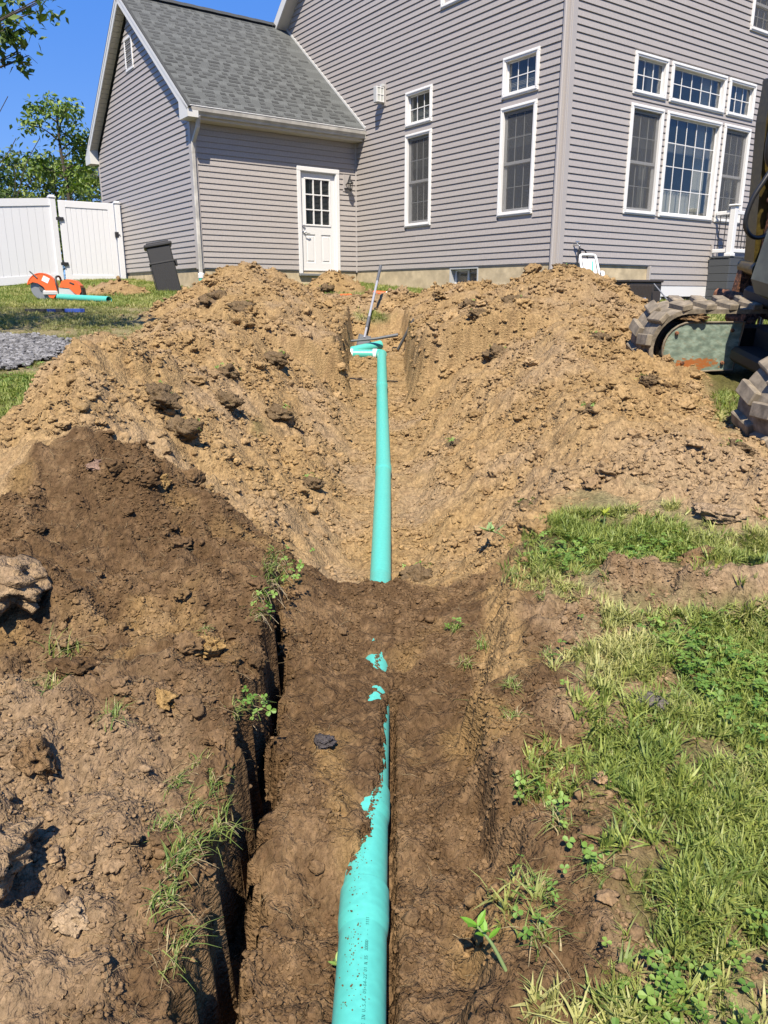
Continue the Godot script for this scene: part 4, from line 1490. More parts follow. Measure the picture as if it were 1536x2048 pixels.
func build_saw() -> void:
	var z := -13.2
	var t := thing("cutoff_saw", "orange and grey petrol cut-off saw lying on the grass by the white fence", "power saw", Vector3(-5.5, lawn(-5.5, z) + 0.02, z), 8.0)
	t.scale = Vector3.ONE * 1.18
	var c := Vector3(-0.17, 0.17, 0.0)
	var b := MB.new()
	b.lathe([Vector2(0.0, 0.002), Vector2(0.165, 0.002), Vector2(0.168, 0.0), Vector2(0.165, -0.002), Vector2(0.0, -0.002)], c, Vector3(0, 0, 1), 36)
	put("blade", b, M.steel, t)
	b = MB.new()
	b.lathe([Vector2(0.0, 0.02), Vector2(0.05, 0.018), Vector2(0.055, 0.0)], c, Vector3(0, 0, 1), 20)
	put("hub", b, M.grey_iron, t)
	var poly := PackedVector2Array()
	for k in 25:
		var a := deg_to_rad(168.0 - k * 9.0)
		poly.push_back(Vector2(cos(a), sin(a)) * 0.196)
	poly.push_back(Vector2(0.08, -0.13)); poly.push_back(Vector2(0.02, 0.01)); poly.push_back(Vector2(-0.05, 0.06)); poly.push_back(Vector2(-0.12, 0.075))
	b = MB.new()
	b.prism(poly, c + Vector3(0, 0, 0.015), Vector3(1, 0, 0), Vector3(0, 1, 0), Vector3(0, 0, 0.03))
	var rimp := PackedVector2Array()
	for k in 25:
		var a := deg_to_rad(168.0 - k * 9.0)
		rimp.push_back(Vector2(cos(a), sin(a)) * 0.2)
	for k in 25:
		var a := deg_to_rad(168.0 - (24 - k) * 9.0)
		rimp.push_back(Vector2(cos(a), sin(a)) * 0.188)
	b.prism(rimp, c + Vector3(0, 0, -0.05), Vector3(1, 0, 0), Vector3(0, 1, 0), Vector3(0, 0, 0.1))
	var guard := put("guard", b, M.saw_orange, t)
	b = MB.new()
	b.bev(c + Vector3(0.06, 0.11, 0.048), Vector3(0.09, 0.075, 0.004), 0.001, Basis(Vector3(0, 0, 1), -0.5))
	put("sticker", b, M.primer, guard)
	b = MB.new()
	b.tube([c + Vector3(-0.14, 0.22, 0.05), c + Vector3(-0.05, 0.13, 0.05)], 0.009, 8)
	put("guard_lever", b, M.grey_iron, t)
	b = MB.new()
	b.bev(c + Vector3(0.13, -0.07, 0.03), Vector3(0.26, 0.07, 0.05), 0.015, Basis(Vector3(0, 0, 1), 0.0))
	put("cutting_arm", b, M.saw_grey, t)
	b = MB.new()
	b.tube(smooth_path([Vector3(0.075, 0.03, 0.08), Vector3(0.04, 0.2, 0.09), Vector3(0.03, 0.3, 0.05), Vector3(0.055, 0.325, 0.0), Vector3(0.07, 0.28, -0.05), Vector3(0.09, 0.06, -0.08)], 5), 0.014, 10)
	put("front_handle", b, M.black_plastic, t)
	b = MB.new()
	b.prism(PackedVector2Array([Vector2(0.06, 0.03), Vector2(0.3, 0.03), Vector2(0.3, 0.13), Vector2(0.2, 0.16), Vector2(0.07, 0.17)]), Vector3(0, 0, -0.09), Vector3(1, 0, 0), Vector3(0, 1, 0), Vector3(0, 0, 0.2))
	put("engine_cover", b, M.saw_grey, t)
	b = MB.new()
	b.prism(PackedVector2Array([Vector2(0.08, 0.175), Vector2(0.21, 0.165), Vector2(0.27, 0.10), Vector2(0.33, 0.06), Vector2(0.37, 0.12), Vector2(0.36, 0.2), Vector2(0.3, 0.265), Vector2(0.2, 0.285), Vector2(0.12, 0.26)]), Vector3(0, 0, -0.1), Vector3(1, 0, 0), Vector3(0, 1, 0), Vector3(0, 0, 0.22))
	put("top_cover", b, M.saw_orange, t)
	b = MB.new()
	b.bev(Vector3(0.255, 0.225, 0.1), Vector3(0.09, 0.045, 0.05), 0.015, Basis(Vector3(0, 0, 1), -0.4))
	put("grip_opening", b, M.black_plastic, t)
	b = MB.new()
	b.prism(PackedVector2Array([Vector2(0.28, 0.0), Vector2(0.36, 0.01), Vector2(0.392, 0.08), Vector2(0.38, 0.17), Vector2(0.35, 0.12), Vector2(0.31, 0.09)]), Vector3(0, 0, -0.085), Vector3(1, 0, 0), Vector3(0, 1, 0), Vector3(0, 0, 0.19))
	put("rear_grip", b, M.black_plastic, t)

func build_small_things() -> void:
	# level on the lawn
	var z := -10.75
	var t := thing("spirit_level", "blue and black bar lying on worn grass in the tree shade", "level", Vector3(-4.5, lawn(-4.5, z) + 0.04, z), 2.0)
	var b := MB.new()
	b.bev(Vector3(0.24, 0, 0), Vector3(0.28, 0.05, 0.03), 0.004)
	b.bev(Vector3(-0.07, 0, 0), Vector3(0.12, 0.045, 0.028), 0.004)
	put("body", b, M.blue, t)
	b = MB.new()
	b.bev(Vector3(0.05, 0, 0), Vector3(0.13, 0.052, 0.032), 0.004)
	b.bev(Vector3(-0.28, 0, 0), Vector3(0.30, 0.05, 0.03), 0.004)
	put("sleeve", b, M.black_plastic, t)
	# black bin leaning by the wing's end wall
	t = thing("plastic_bin", "tall black ribbed plastic bin leaning beside the wing's end wall", "bin", Vector3(-4.27, 1.45, -15.75), 16.0)
	t.rotation_degrees = Vector3(-4, 16, 10.5)
	b = MB.new()
	b.bev(Vector3(0, 0.48, 0), Vector3(0.46, 0.96, 0.40), 0.02)
	for i in 11: b.bev(Vector3(-0.19 + i * 0.038, 0.33, 0.203), Vector3(0.020, 0.60, 0.012), 0.004)
	for i in 8: b.bev(Vector3(-0.243, 0.33, -0.14 + i * 0.04), Vector3(0.012, 0.60, 0.022), 0.004)
	b.bev(Vector3(0, 0.655, 0.0), Vector3(0.50, 0.03, 0.42), 0.006)
	put("body", b, M.black_plastic, t)
	b = MB.new()
	b.bev(Vector3(0, 0.985, 0), Vector3(0.54, 0.07, 0.46), 0.02)
	b.bev(Vector3(0, 1.03, 0), Vector3(0.44, 0.04, 0.36), 0.018)
	put("lid", b, M.black_plastic, t)
	b = MB.new()
	b.bev(Vector3(0.26, 0.62, 0.05), Vector3(0.05, 0.12, 0.16), 0.01)
	put("handle", b, M.black_plastic, t)
	# deck box by wall C, a rod leaning on it and a capped pipe in the soil
	t = thing("storage_box", "low dark brown ribbed storage box behind the right heap of soil", "box", Vector3(4.12, 1.27, -12.85), 24.0)
	b = MB.new()
	b.bev(Vector3(0, 0.21, 0), Vector3(0.66, 0.42, 0.42), 0.012)
	for i in 16: b.bev(Vector3(-0.3 + i * 0.028, 0.19, 0.212), Vector3(0.014, 0.36, 0.012), 0.003)
	put("body", b, M.brown_plastic, t)
	b = MB.new()
	b.bev(Vector3(0, 0.435, 0), Vector3(0.70, 0.04, 0.46), 0.01)
	put("lid", b, M.brown_plastic, t)
	b = MB.new()
	b.bev(Vector3(0.235, 0.33, 0.212), Vector3(0.13, 0.07, 0.012), 0.004)
	put("slot", b, M.machine_black, t)
	b = MB.new()
	b.tube([Vector3(4.32, 1.66, -12.62), Vector3(4.42, 1.33, -12.0)], 0.011, 8)
	tag(put("metal_rod", b, M.steel, self), "thin grey rod leaning on the slot of the brown storage box", "rod")
	b = MB.new()
	b.lathe([Vector2(0.0, 0.0), Vector2(0.028, 0.0), Vector2(0.03, 0.01), Vector2(0.03, 0.12), Vector2(0.024, 0.12), Vector2(0.024, 0.03)], Vector3(3.33, 1.42, -10.35), Vector3(0.92, 0.1, 0.35).normalized(), 16)
	tag(put("metal_tube", b, M.chrome, self), "short shiny metal tube sticking out of the soil before the storage box", "tube")
	# stone ledge of the window well
	t = thing("stone_ledge", "pale stone window well ledge below the low windows", "ledge", Vector3.ZERO)
	var a := hw(5.9, -0.74, 7.05)
	var d := hw(8.2, -0.76, 7.05)
	for i in 4:
		var p := a.lerp(d, (i + 0.5) / 4)
		var sb := MB.new()
		sb.bev(p + Vector3(0, 0.012 * (i % 2), 0), Vector3((d - a).length() / 4 - 0.012, 0.10, 0.22), 0.02, Basis(Vector3.UP, deg_to_rad(HOUSE_TURN + [1.0, -1.5, 0.8, -0.6][i])))
		put("stone", sb, M.ledge_stone, t)
	for i in 4:
		var p := a.lerp(d, (i + 0.35) / 4) - Vector3(0, 0.17, 0)
		var sb := MB.new()
		sb.bev(p, Vector3((d - a).length() / 4 - 0.015, 0.22, 0.16), 0.025, Basis(Vector3.UP, deg_to_rad(HOUSE_TURN)))
		put("stone", sb, M.ledge_stone, t)
	# hose cart and the tap hose beside it at the corner
	t = thing("hose_cart", "white plastic hose cart with two wheels standing at the house corner", "hose cart", Vector3(3.36, 1.72, -13.0), 20.0)
	b = MB.new()
	for s in [-1, 1]:
		b.tube(smooth_path([Vector3(s * 0.16, 0.0, 0.12), Vector3(s * 0.16, 0.2, 0.02), Vector3(s * 0.15, 0.36, -0.05), Vector3(s * 0.12, 0.40, -0.07), Vector3(0, 0.405, -0.07)], 4), 0.022, 8)
	put("frame", b, M.white_trim, t)
	b = MB.new()
	b.bev(Vector3(0, 0.20, 0.02), Vector3(0.24, 0.30, 0.02), 0.006, Basis(Vector3.RIGHT, -0.4))
	put("panel", b, M.white_trim, t)
	b = MB.new()
	b.bev(Vector3(0.04, 0.21, 0.035), Vector3(0.02, 0.2, 0.012), 0.003, Basis(Vector3.RIGHT, -0.4) * Basis(Vector3(0, 0, 1), -0.15))
	put("strap", b, M.pipe, t)
	for s in [-1, 1]:
		b = MB.new()
		b.lathe([Vector2(0.075, -0.025), Vector2(0.1, -0.025), Vector2(0.105, 0.0), Vector2(0.1, 0.025), Vector2(0.075, 0.025), Vector2(0.075, -0.025)], Vector3(s * 0.17, 0.05, 0.12), Vector3(0.94, 0, 0.34).normalized(), 24)
		put("wheel", b, M.white_trim, t)
	var tp := hw(4.16, 0.28, OUT + 0.03)
	t = thing("garden_tap", "chrome tap with a black looped hose on the wall by the corner", "tap", tp, HOUSE_TURN)
	b = MB.new()
	b.tube([Vector3(0, 0, -0.02), Vector3(0, 0, 0.09), Vector3(0.0, -0.03, 0.12)], 0.016, 8)
	b.tube([Vector3(-0.045, 0.05, 0.06), Vector3(0.045, 0.05, 0.06)], 0.012, 8)
	b.tube([Vector3(0, 0.0, 0.06), Vector3(0, 0.05, 0.06)], 0.01, 8)
	put("valve", b, M.chrome, t)
	b = MB.new()
	b.tube(smooth_path([Vector3(0.0, -0.03, 0.12), Vector3(-0.04, -0.2, 0.13), Vector3(-0.05, -0.42, 0.14), Vector3(-0.02, -0.55, 0.15)], 5), 0.012, 8)
	b.tube(smooth_path([Vector3(0.0, -0.06, 0.12), Vector3(0.12, -0.1, 0.14), Vector3(0.19, -0.25, 0.15), Vector3(0.14, -0.42, 0.16), Vector3(0.07, -0.46, 0.15), Vector3(0.02, -0.3, 0.14)], 5), 0.011, 8)
	b.bev(Vector3(0.0, -0.13, 0.12), Vector3(0.06, 0.1, 0.05), 0.01)
	put("hose", b, M.hose_rubber, t)
	# lamp beside the door and the boxed lamp on wall B: fixed to the house, made as its parts
	var lb := MB.new()
	wbox(lb, "A", 3.43, 3.60, 1.66, 2.0, 0.0, 0.03, 0.005)
	var lamp := put("wall_lamp", lb, M.siding_trim, house)
	lb = MB.new()
	var lp := at_wall("A", 3.535, 1.76, 0.15)
	lb.tube(smooth_path([at_wall("A", 3.5, 1.80, 0.03), at_wall("A", 3.505, 1.84, 0.10), lp + Vector3(0, 0.21, 0), lp + Vector3(0, 0.14, 0)], 5), 0.011, 8)
	lb.lathe([Vector2(0.035, 0.0), Vector2(0.05, 0.0), Vector2(0.05, 0.15), Vector2(0.0, 0.15)], at_wall("A", 3.5, 1.72, 0.03), Vector3(0, 0, 0.25), 14)
	lb.lathe([Vector2(0.005, 0.17), Vector2(0.014, 0.15), Vector2(0.02, 0.13), Vector2(0.07, 0.07), Vector2(0.075, 0.055), Vector2(0.062, 0.05)], lp, Vector3.UP, 8)
	lb.lathe([Vector2(0.05, -0.065), Vector2(0.045, -0.075), Vector2(0.018, -0.085), Vector2(0.008, -0.11), Vector2(0.0, -0.11)], lp, Vector3.UP, 8)
	for k in 6:
		var an := TAU * k / 6
		lb.tube([lp + Vector3(cos(an) * 0.062, 0.055, sin(an) * 0.062), lp + Vector3(cos(an) * 0.045, -0.07, sin(an) * 0.045)], 0.005, 5)
	put("lantern", lb, M.black_metal, lamp)
	lb = MB.new()
	lb.lathe([Vector2(0.055, 0.05), Vector2(0.04, -0.065)], lp, Vector3.UP, 6)
	put("pane", lb, M.glass, lamp)
	lb = MB.new()
	wbox(lb, "B", 1.02, 1.16, 3.2, 3.64, 0.0, 0.03, 0.005)
	var spot := put("wall_lamp", lb, M.siding_trim, house)
	lb = MB.new()
	wbox(lb, "B", 1.01, 1.12, 3.25, 3.55, 0.03, 0.235, 0.01)
	wbox(lb, "B", 1.04, 1.13, 3.55, 3.60, 0.02, 0.10, 0.005)
	put("hood", lb, M.saw_grey, spot)
	lb = MB.new()
	for q in [[0.05, 0.065], [0.13, 0.145], [0.21, 0.225]]: wbox(lb, "B", 1.12, 1.135, 3.26, 3.54, q[0], q[1])
	for y in [3.265, 3.395, 3.525]: wbox(lb, "B", 1.12, 1.134, y, y + 0.015, 0.06, 0.215)
	put("grille", lb, M.white_trim, spot)
	lb = MB.new()
	wbox(lb, "B", 1.12, 1.124, 3.26, 3.54, 0.055, 0.22)
	put("lens", lb, M.blind, spot)

func build_deck() -> void:
	var o := Vector3(8.12, 0.14, OUT + 0.045)
	var t := thing("deck", "small grey deck with white railing posts and black balusters beside the tall windows", "deck", HOUSE_AT, HOUSE_TURN)
	var b: MB
	for i in 8:
		b = MB.new()
		b.bev(o + Vector3(0.0, 0.02 - 0.145 * (i + 0.5), 0.22), Vector3(0.03, 0.138, 0.44), 0.004)
		put("skirt_board", b, M.skirt_grey, t)
		b = MB.new()
		b.bev(o + Vector3(1.5, 0.02 - 0.145 * (i + 0.5), 0.425), Vector3(2.96, 0.138, 0.03), 0.004)
		put("skirt_board", b, M.skirt_grey, t)
	for i in 3:
		b = MB.new()
		b.bev(o + Vector3(1.5, 0.04, 0.07 + i * 0.143), Vector3(3.06, 0.03, 0.138), 0.004)
		put("deck_board", b, M.skirt_grey, t)
	for p in [[0.06, 0.37], [1.5, 0.37], [2.94, 0.37]]:
		b = MB.new()
		b.bev(o + Vector3(p[0], 0.5, p[1]), Vector3(0.11, 0.92, 0.11), 0.006)
		b.bev(o + Vector3(p[0], 0.08, p[1]), Vector3(0.15, 0.06, 0.15), 0.01)
		b.bev(o + Vector3(p[0], 0.975, p[1]), Vector3(0.17, 0.035, 0.17), 0.012)
		put("post", b, M.white_trim, t)
	for i in 2:
		var x0 := 0.12 + i * 1.44
		for y in [0.85, 0.16]:
			b = MB.new()
			b.bev(o + Vector3(x0 + 0.66, y, 0.37), Vector3(1.32, 0.07, 0.06), 0.008)
			put("rail", b, M.white_trim, t)
		for k in 11:
			b = MB.new()
			b.tube([o + Vector3(x0 + 0.06 + k * 0.12, 0.19, 0.37), o + Vector3(x0 + 0.06 + k * 0.12, 0.83, 0.37)], 0.009, 6)
			put("baluster", b, M.black_metal, t)
	for y in [0.85, 0.16]:
		b = MB.new()
		b.bev(o + Vector3(0.06, y, 0.16), Vector3(0.06, 0.07, 0.3), 0.008)
		put("rail", b, M.white_trim, t)
	for k in 2:
		b = MB.new()
		b.tube([o + Vector3(0.06, 0.19, 0.1 + k * 0.12), o + Vector3(0.06, 0.83, 0.1 + k * 0.12)], 0.009, 6)
		put("baluster", b, M.black_metal, t)

func build_tools() -> void:
	# long handled shovel standing at the head of the trench
	var foot := Vector3(-0.27, soil_at(-0.27, -9.62) + 0.02, -9.62)
	var head := Vector3(-0.045, 1.87, -10.72)
	var ax := (head - foot).normalized()
	var t := thing("shovel", "long silver handled shovel with a grey square blade leaning at the trench head", "shovel", foot)
	var side := ax.cross(Vector3(0, 0, 1)).normalized()
	var bs := Basis(side, ax, side.cross(ax))
	var b := MB.new()
	b.bev(ax * 0.10, Vector3(0.15, 0.20, 0.006), 0.002, bs)
	b.bev(ax * 0.10 + bs.x * 0.072, Vector3(0.012, 0.19, 0.025), 0.003, bs)
	b.bev(ax * 0.10 - bs.x * 0.072, Vector3(0.012, 0.19, 0.025), 0.003, bs)
	put("blade", b, M.grey_iron, t)
	var L := (head - foot).length()
	b = MB.new()
	b.tube([ax * 0.15, ax * (L * 0.99)], 0.0165, 12)
	put("handle", b, M.alloy, t)
	b = MB.new()
	b.tube([ax * 0.33, ax * 0.52], 0.021, 12)
	b.tube([ax * (L * 0.80), ax * L], 0.02, 12)
	put("grip", b, M.grey_iron, t)
	b = MB.new()
	b.tube([Vector3(-0.49, 0.95, -9.36), Vector3(-0.1, 0.985, -9.37), Vector3(0.17, 1.03, -9.38)], [0.012, 0.017, 0.022], 10)
	tag(put("digging_bar", b, M.grey_iron, self), "dark iron digging bar lying across the trench over the turquoise pipe end", "bar")
	b = MB.new()
	b.tube([Vector3(0.17, soil_at(0.17, -9.3) + 0.05, -9.3), Vector3(0.35, soil_at(0.35, -9.15) + 0.04, -9.15)], [0.018, 0.015], 10)
	tag(put("iron_bar", b, M.grey_iron, self), "short dark bar end poking from the right trench wall by the pipe elbow", "bar")
	b = MB.new()
	b.tube(smooth_path([Vector3(-0.42, soil_at(-0.42, -7.9) + 0.02, -7.85), Vector3(-0.25, soil_at(-0.25, -7.9) + 0.012, -7.9), Vector3(-0.1, soil_at(-0.1, -7.93) + 0.02, -7.93), Vector3(0.06, soil_at(0.06, -7.9) + 0.015, -7.88), Vector3(0.14, soil_at(0.14, -7.8) + 0.02, -7.8)], 5), 0.007, 7)
	tag(put("black_cable", b, M.hose_rubber, self), "thin black cable crossing the trench floor under the turquoise pipe", "cable")
	# orange things half buried behind the trench head
	b = MB.new()
	var y := soil_at(-0.9, -14.0)
	b.bev(Vector3(-0.9, y + 0.03, -14.0), Vector3(0.66, 0.075, 0.07), 0.015, Basis(Vector3(0, 0, 1), 0.02))
	tag(put("orange_bar", b, M.orange, self), "flat orange plastic bar lying on the soil below the white door", "bar")
	t = thing("orange_tube", "orange tube with a white open end lying by the grass patch at the foundation", "tube", Vector3(-0.2, soil_at(0.1, -14.4) + 0.06, -14.4))
	b = MB.new()
	b.tube([Vector3.ZERO, Vector3(0.24, -0.01, 0.05)], 0.042, 16)
	put("sleeve", b, M.orange, t)
	b = MB.new()
	pipe_mesh(b, Vector3(0.23, -0.01, 0.05), Vector3(0.49, -0.04, 0.16), 0.038)
	put("end_piece", b, M.primer, t)

# paint on the track frame's side plate: scratched green over bare rust
func plate_paint() -> ImageTexture:
	var f := noise(FastNoiseLite.TYPE_SIMPLEX, 0.02, 71, 5, 0.6)
	var g := noise(FastNoiseLite.TYPE_SIMPLEX, 0.09, 72, 3)
	var im := Image.create(256, 256, false, Image.FORMAT_RGB8)
	for y in 256:
		for x in 256:
			var u := x / 256.0
			var v := y / 256.0
			var c := Color(0.56, 0.62, 0.56).lerp(Color(0.40, 0.46, 0.41), clampf(0.5 + f.get_noise_2d(x, y), 0, 1))
			var d := Vector2((u - 0.45) / 0.32, (v - 0.84) / 0.13).length() + f.get_noise_2d(x * 1.5, y * 1.5) * 0.6
			c = c.lerp(Color(0.62, 0.38, 0.2), clampf((1.0 - d) * 4.0, 0, 1))
			var s := f.get_noise_2d(x * 0.25 + y * 1.2, y * 3.0 - x * 2.0)
			c = c.lerp(Color(0.5, 0.5, 0.42), clampf((s - 0.33) * 9.0, 0, 0.6))
			var e := minf(minf(u, 1.0 - u), minf(v, 1.0 - v)) + g.get_noise_2d(x, y) * 0.02
			c = c.lerp(Color(0.5, 0.34, 0.22), clampf((0.03 - e) * 40.0, 0, 0.8))
			im.set_pixel(x, y, c)
	return ImageTexture.create_from_image(im)

func loop_point(s: float, r: float, L: float) -> Array:     # a track's run: point, outward normal
	var arc := PI * r
	var total := 2 * arc + 2 * L
	s = fposmod(s, total)
	if s < L: return [Vector2(r + s, 0.0), Vector2(0, -1)]
	s -= L
	if s < arc:
		var a := s / r - PI / 2
		return [Vector2(r + L, r) + Vector2(cos(a), sin(a)) * r, Vector2(cos(a), sin(a))]
	s -= arc
	if s < L: return [Vector2(r + L - s, 2 * r), Vector2(0, 1)]
	s -= L
	var a2 := s / r + PI / 2
	return [Vector2(r, r) + Vector2(cos(a2), sin(a2)) * r, Vector2(cos(a2), sin(a2))]

func make_track(t: Node3D, zc: float, wd: float, plate_side: float) -> void:
	var r := 0.295
	var L := 1.9
	var total := TAU * r + 2 * L
	var n := 120
	var b := MB.new()
	var th := 0.035
	for i in n:
		var p := loop_point(total * i / n, r, L)
		var q := loop_point(total * (i + 1) / n, r, L)
		var A := Vector3(p[0].x, p[0].y, 0)
		var B := Vector3(q[0].x, q[0].y, 0)
		var na := Vector3(p[1].x, p[1].y, 0)
		var nb := Vector3(q[1].x, q[1].y, 0)
		var z0 := Vector3(0, 0, zc - wd / 2)
		var z1 := Vector3(0, 0, zc + wd / 2)
		b.quad(A + z1, A + z0, B + z0, B + z1)
		b.quad(A - na * th + z0, A - na * th + z1, B - nb * th + z1, B - nb * th + z0)
		b.quad(A + z1, B + z1, B - nb * th + z1, A - na * th + z1)
		b.quad(B + z0, A + z0, A - na * th + z0, B - nb * th + z0)
	var belt := put("track_belt", b, M.track_rubber, t)
	var lugs := 30
	for i in lugs:
		for half in [-1, 1]:
			var p := loop_point(total * (i + (0.25 if half > 0 else 0.0) + 0.1) / lugs, r, L)
			var nrm := Vector3(p[1].x, p[1].y, 0)
			var tan := nrm.cross(Vector3(0, 0, 1))
			var lb := MB.new()
			var bs := Basis(tan, nrm, Vector3(0, 0, 1))
			lb.bev(Vector3(p[0].x, p[0].y, zc + half * wd * 0.27) + nrm * 0.014, Vector3(0.092, 0.05, wd * 0.50), 0.008, bs * Basis(Vector3.UP, half * 0.18))
			put("lug", lb, M.track_rubber, belt)
	# frame, idler and its side plate
	var fb := MB.new()
	fb.bev(Vector3(r + L / 2, r, zc), Vector3(L + 0.1, 0.24, wd * 0.5), 0.02)
	put("track_frame", fb, M.machine_black, t)
	for x in [r, r + L]:
		var ib := MB.new()
		ib.lathe([Vector2(0.0, 0.09), Vector2(0.17, 0.08), Vector2(0.215, 0.05), Vector2(0.215, -0.05), Vector2(0.17, -0.08), Vector2(0.0, -0.09)], Vector3(x, r, zc), Vector3(0, 0, 1), 28)
		put("idler", ib, M.machine_black, t)
	var zf := zc + plate_side * wd * 0.46
	var poly := PackedVector2Array()
	for k in 13:
		var a := PI / 2 + PI * k / 12.0
		poly.push_back(Vector2(r + 0.02 + cos(a) * 0.205, r - 0.005 + sin(a) * 0.2))
	poly.push_back(Vector2(r + 0.43, r - 0.19)); poly.push_back(Vector2(r + 0.45, r + 0.195))
	var pb := MB.new()
	pb.prism(poly, Vector3(0, 0, zf - 0.01), Vector3(1, 0, 0), Vector3(0, 1, 0), Vector3(0, 0, 0.02))
	# flat uv over the plate's own extent
	var a := []
	a.resize(Mesh.ARRAY_MAX)
	var uv := PackedVector2Array()
	for v in pb.v: uv.push_back(Vector2((v.x - r + 0.185) / 0.635, 1.0 - (v.y - 0.09) / 0.40))
	a[Mesh.ARRAY_VERTEX] = pb.v; a[Mesh.ARRAY_NORMAL] = pb.n; a[Mesh.ARRAY_TEX_UV] = uv
	var pm := ArrayMesh.new()
	pm.add_surface_from_arrays(Mesh.PRIMITIVE_TRIANGLES, a)
	pm.surface_set_material(0, M.green_plate)
	var plate := put("side_plate", pm, M.green_plate, t)
	var rim := MB.new()
	var rp := []
	for q in poly: rp.push_back(Vector3(q.x, q.y, zf + 0.012))
	rp.push_back(rp[0])
	rim.tube(rp, 0.008, 6)
	put("rim", rim, M.track_rubber, plate)
	for q in [[r - 0.09, r + 0.11], [r + 0.36, r + 0.13], [r + 0.33, r - 0.13], [r + 0.0, r - 0.13]]:
		var sb := MB.new()
		sb.lathe([Vector2(0.0, 0.02), Vector2(0.014, 0.018), Vector2(0.016, 0.0)], Vector3(q[0], q[1], zf + 0.01), Vector3(0, 0, 1), 6)
		put("bolt", sb, M.rust, plate)

func arm_set(b: MB) -> MB:      # brings the arm's parts to their size and reach
	for i in b.v.size(): b.v[i] = Vector3(b.v[i].x + 0.085 - 0.055 * (b.v[i].y - 1.0), (b.v[i].y - 0.5) * 0.95 + 0.40, b.v[i].z)
	return b

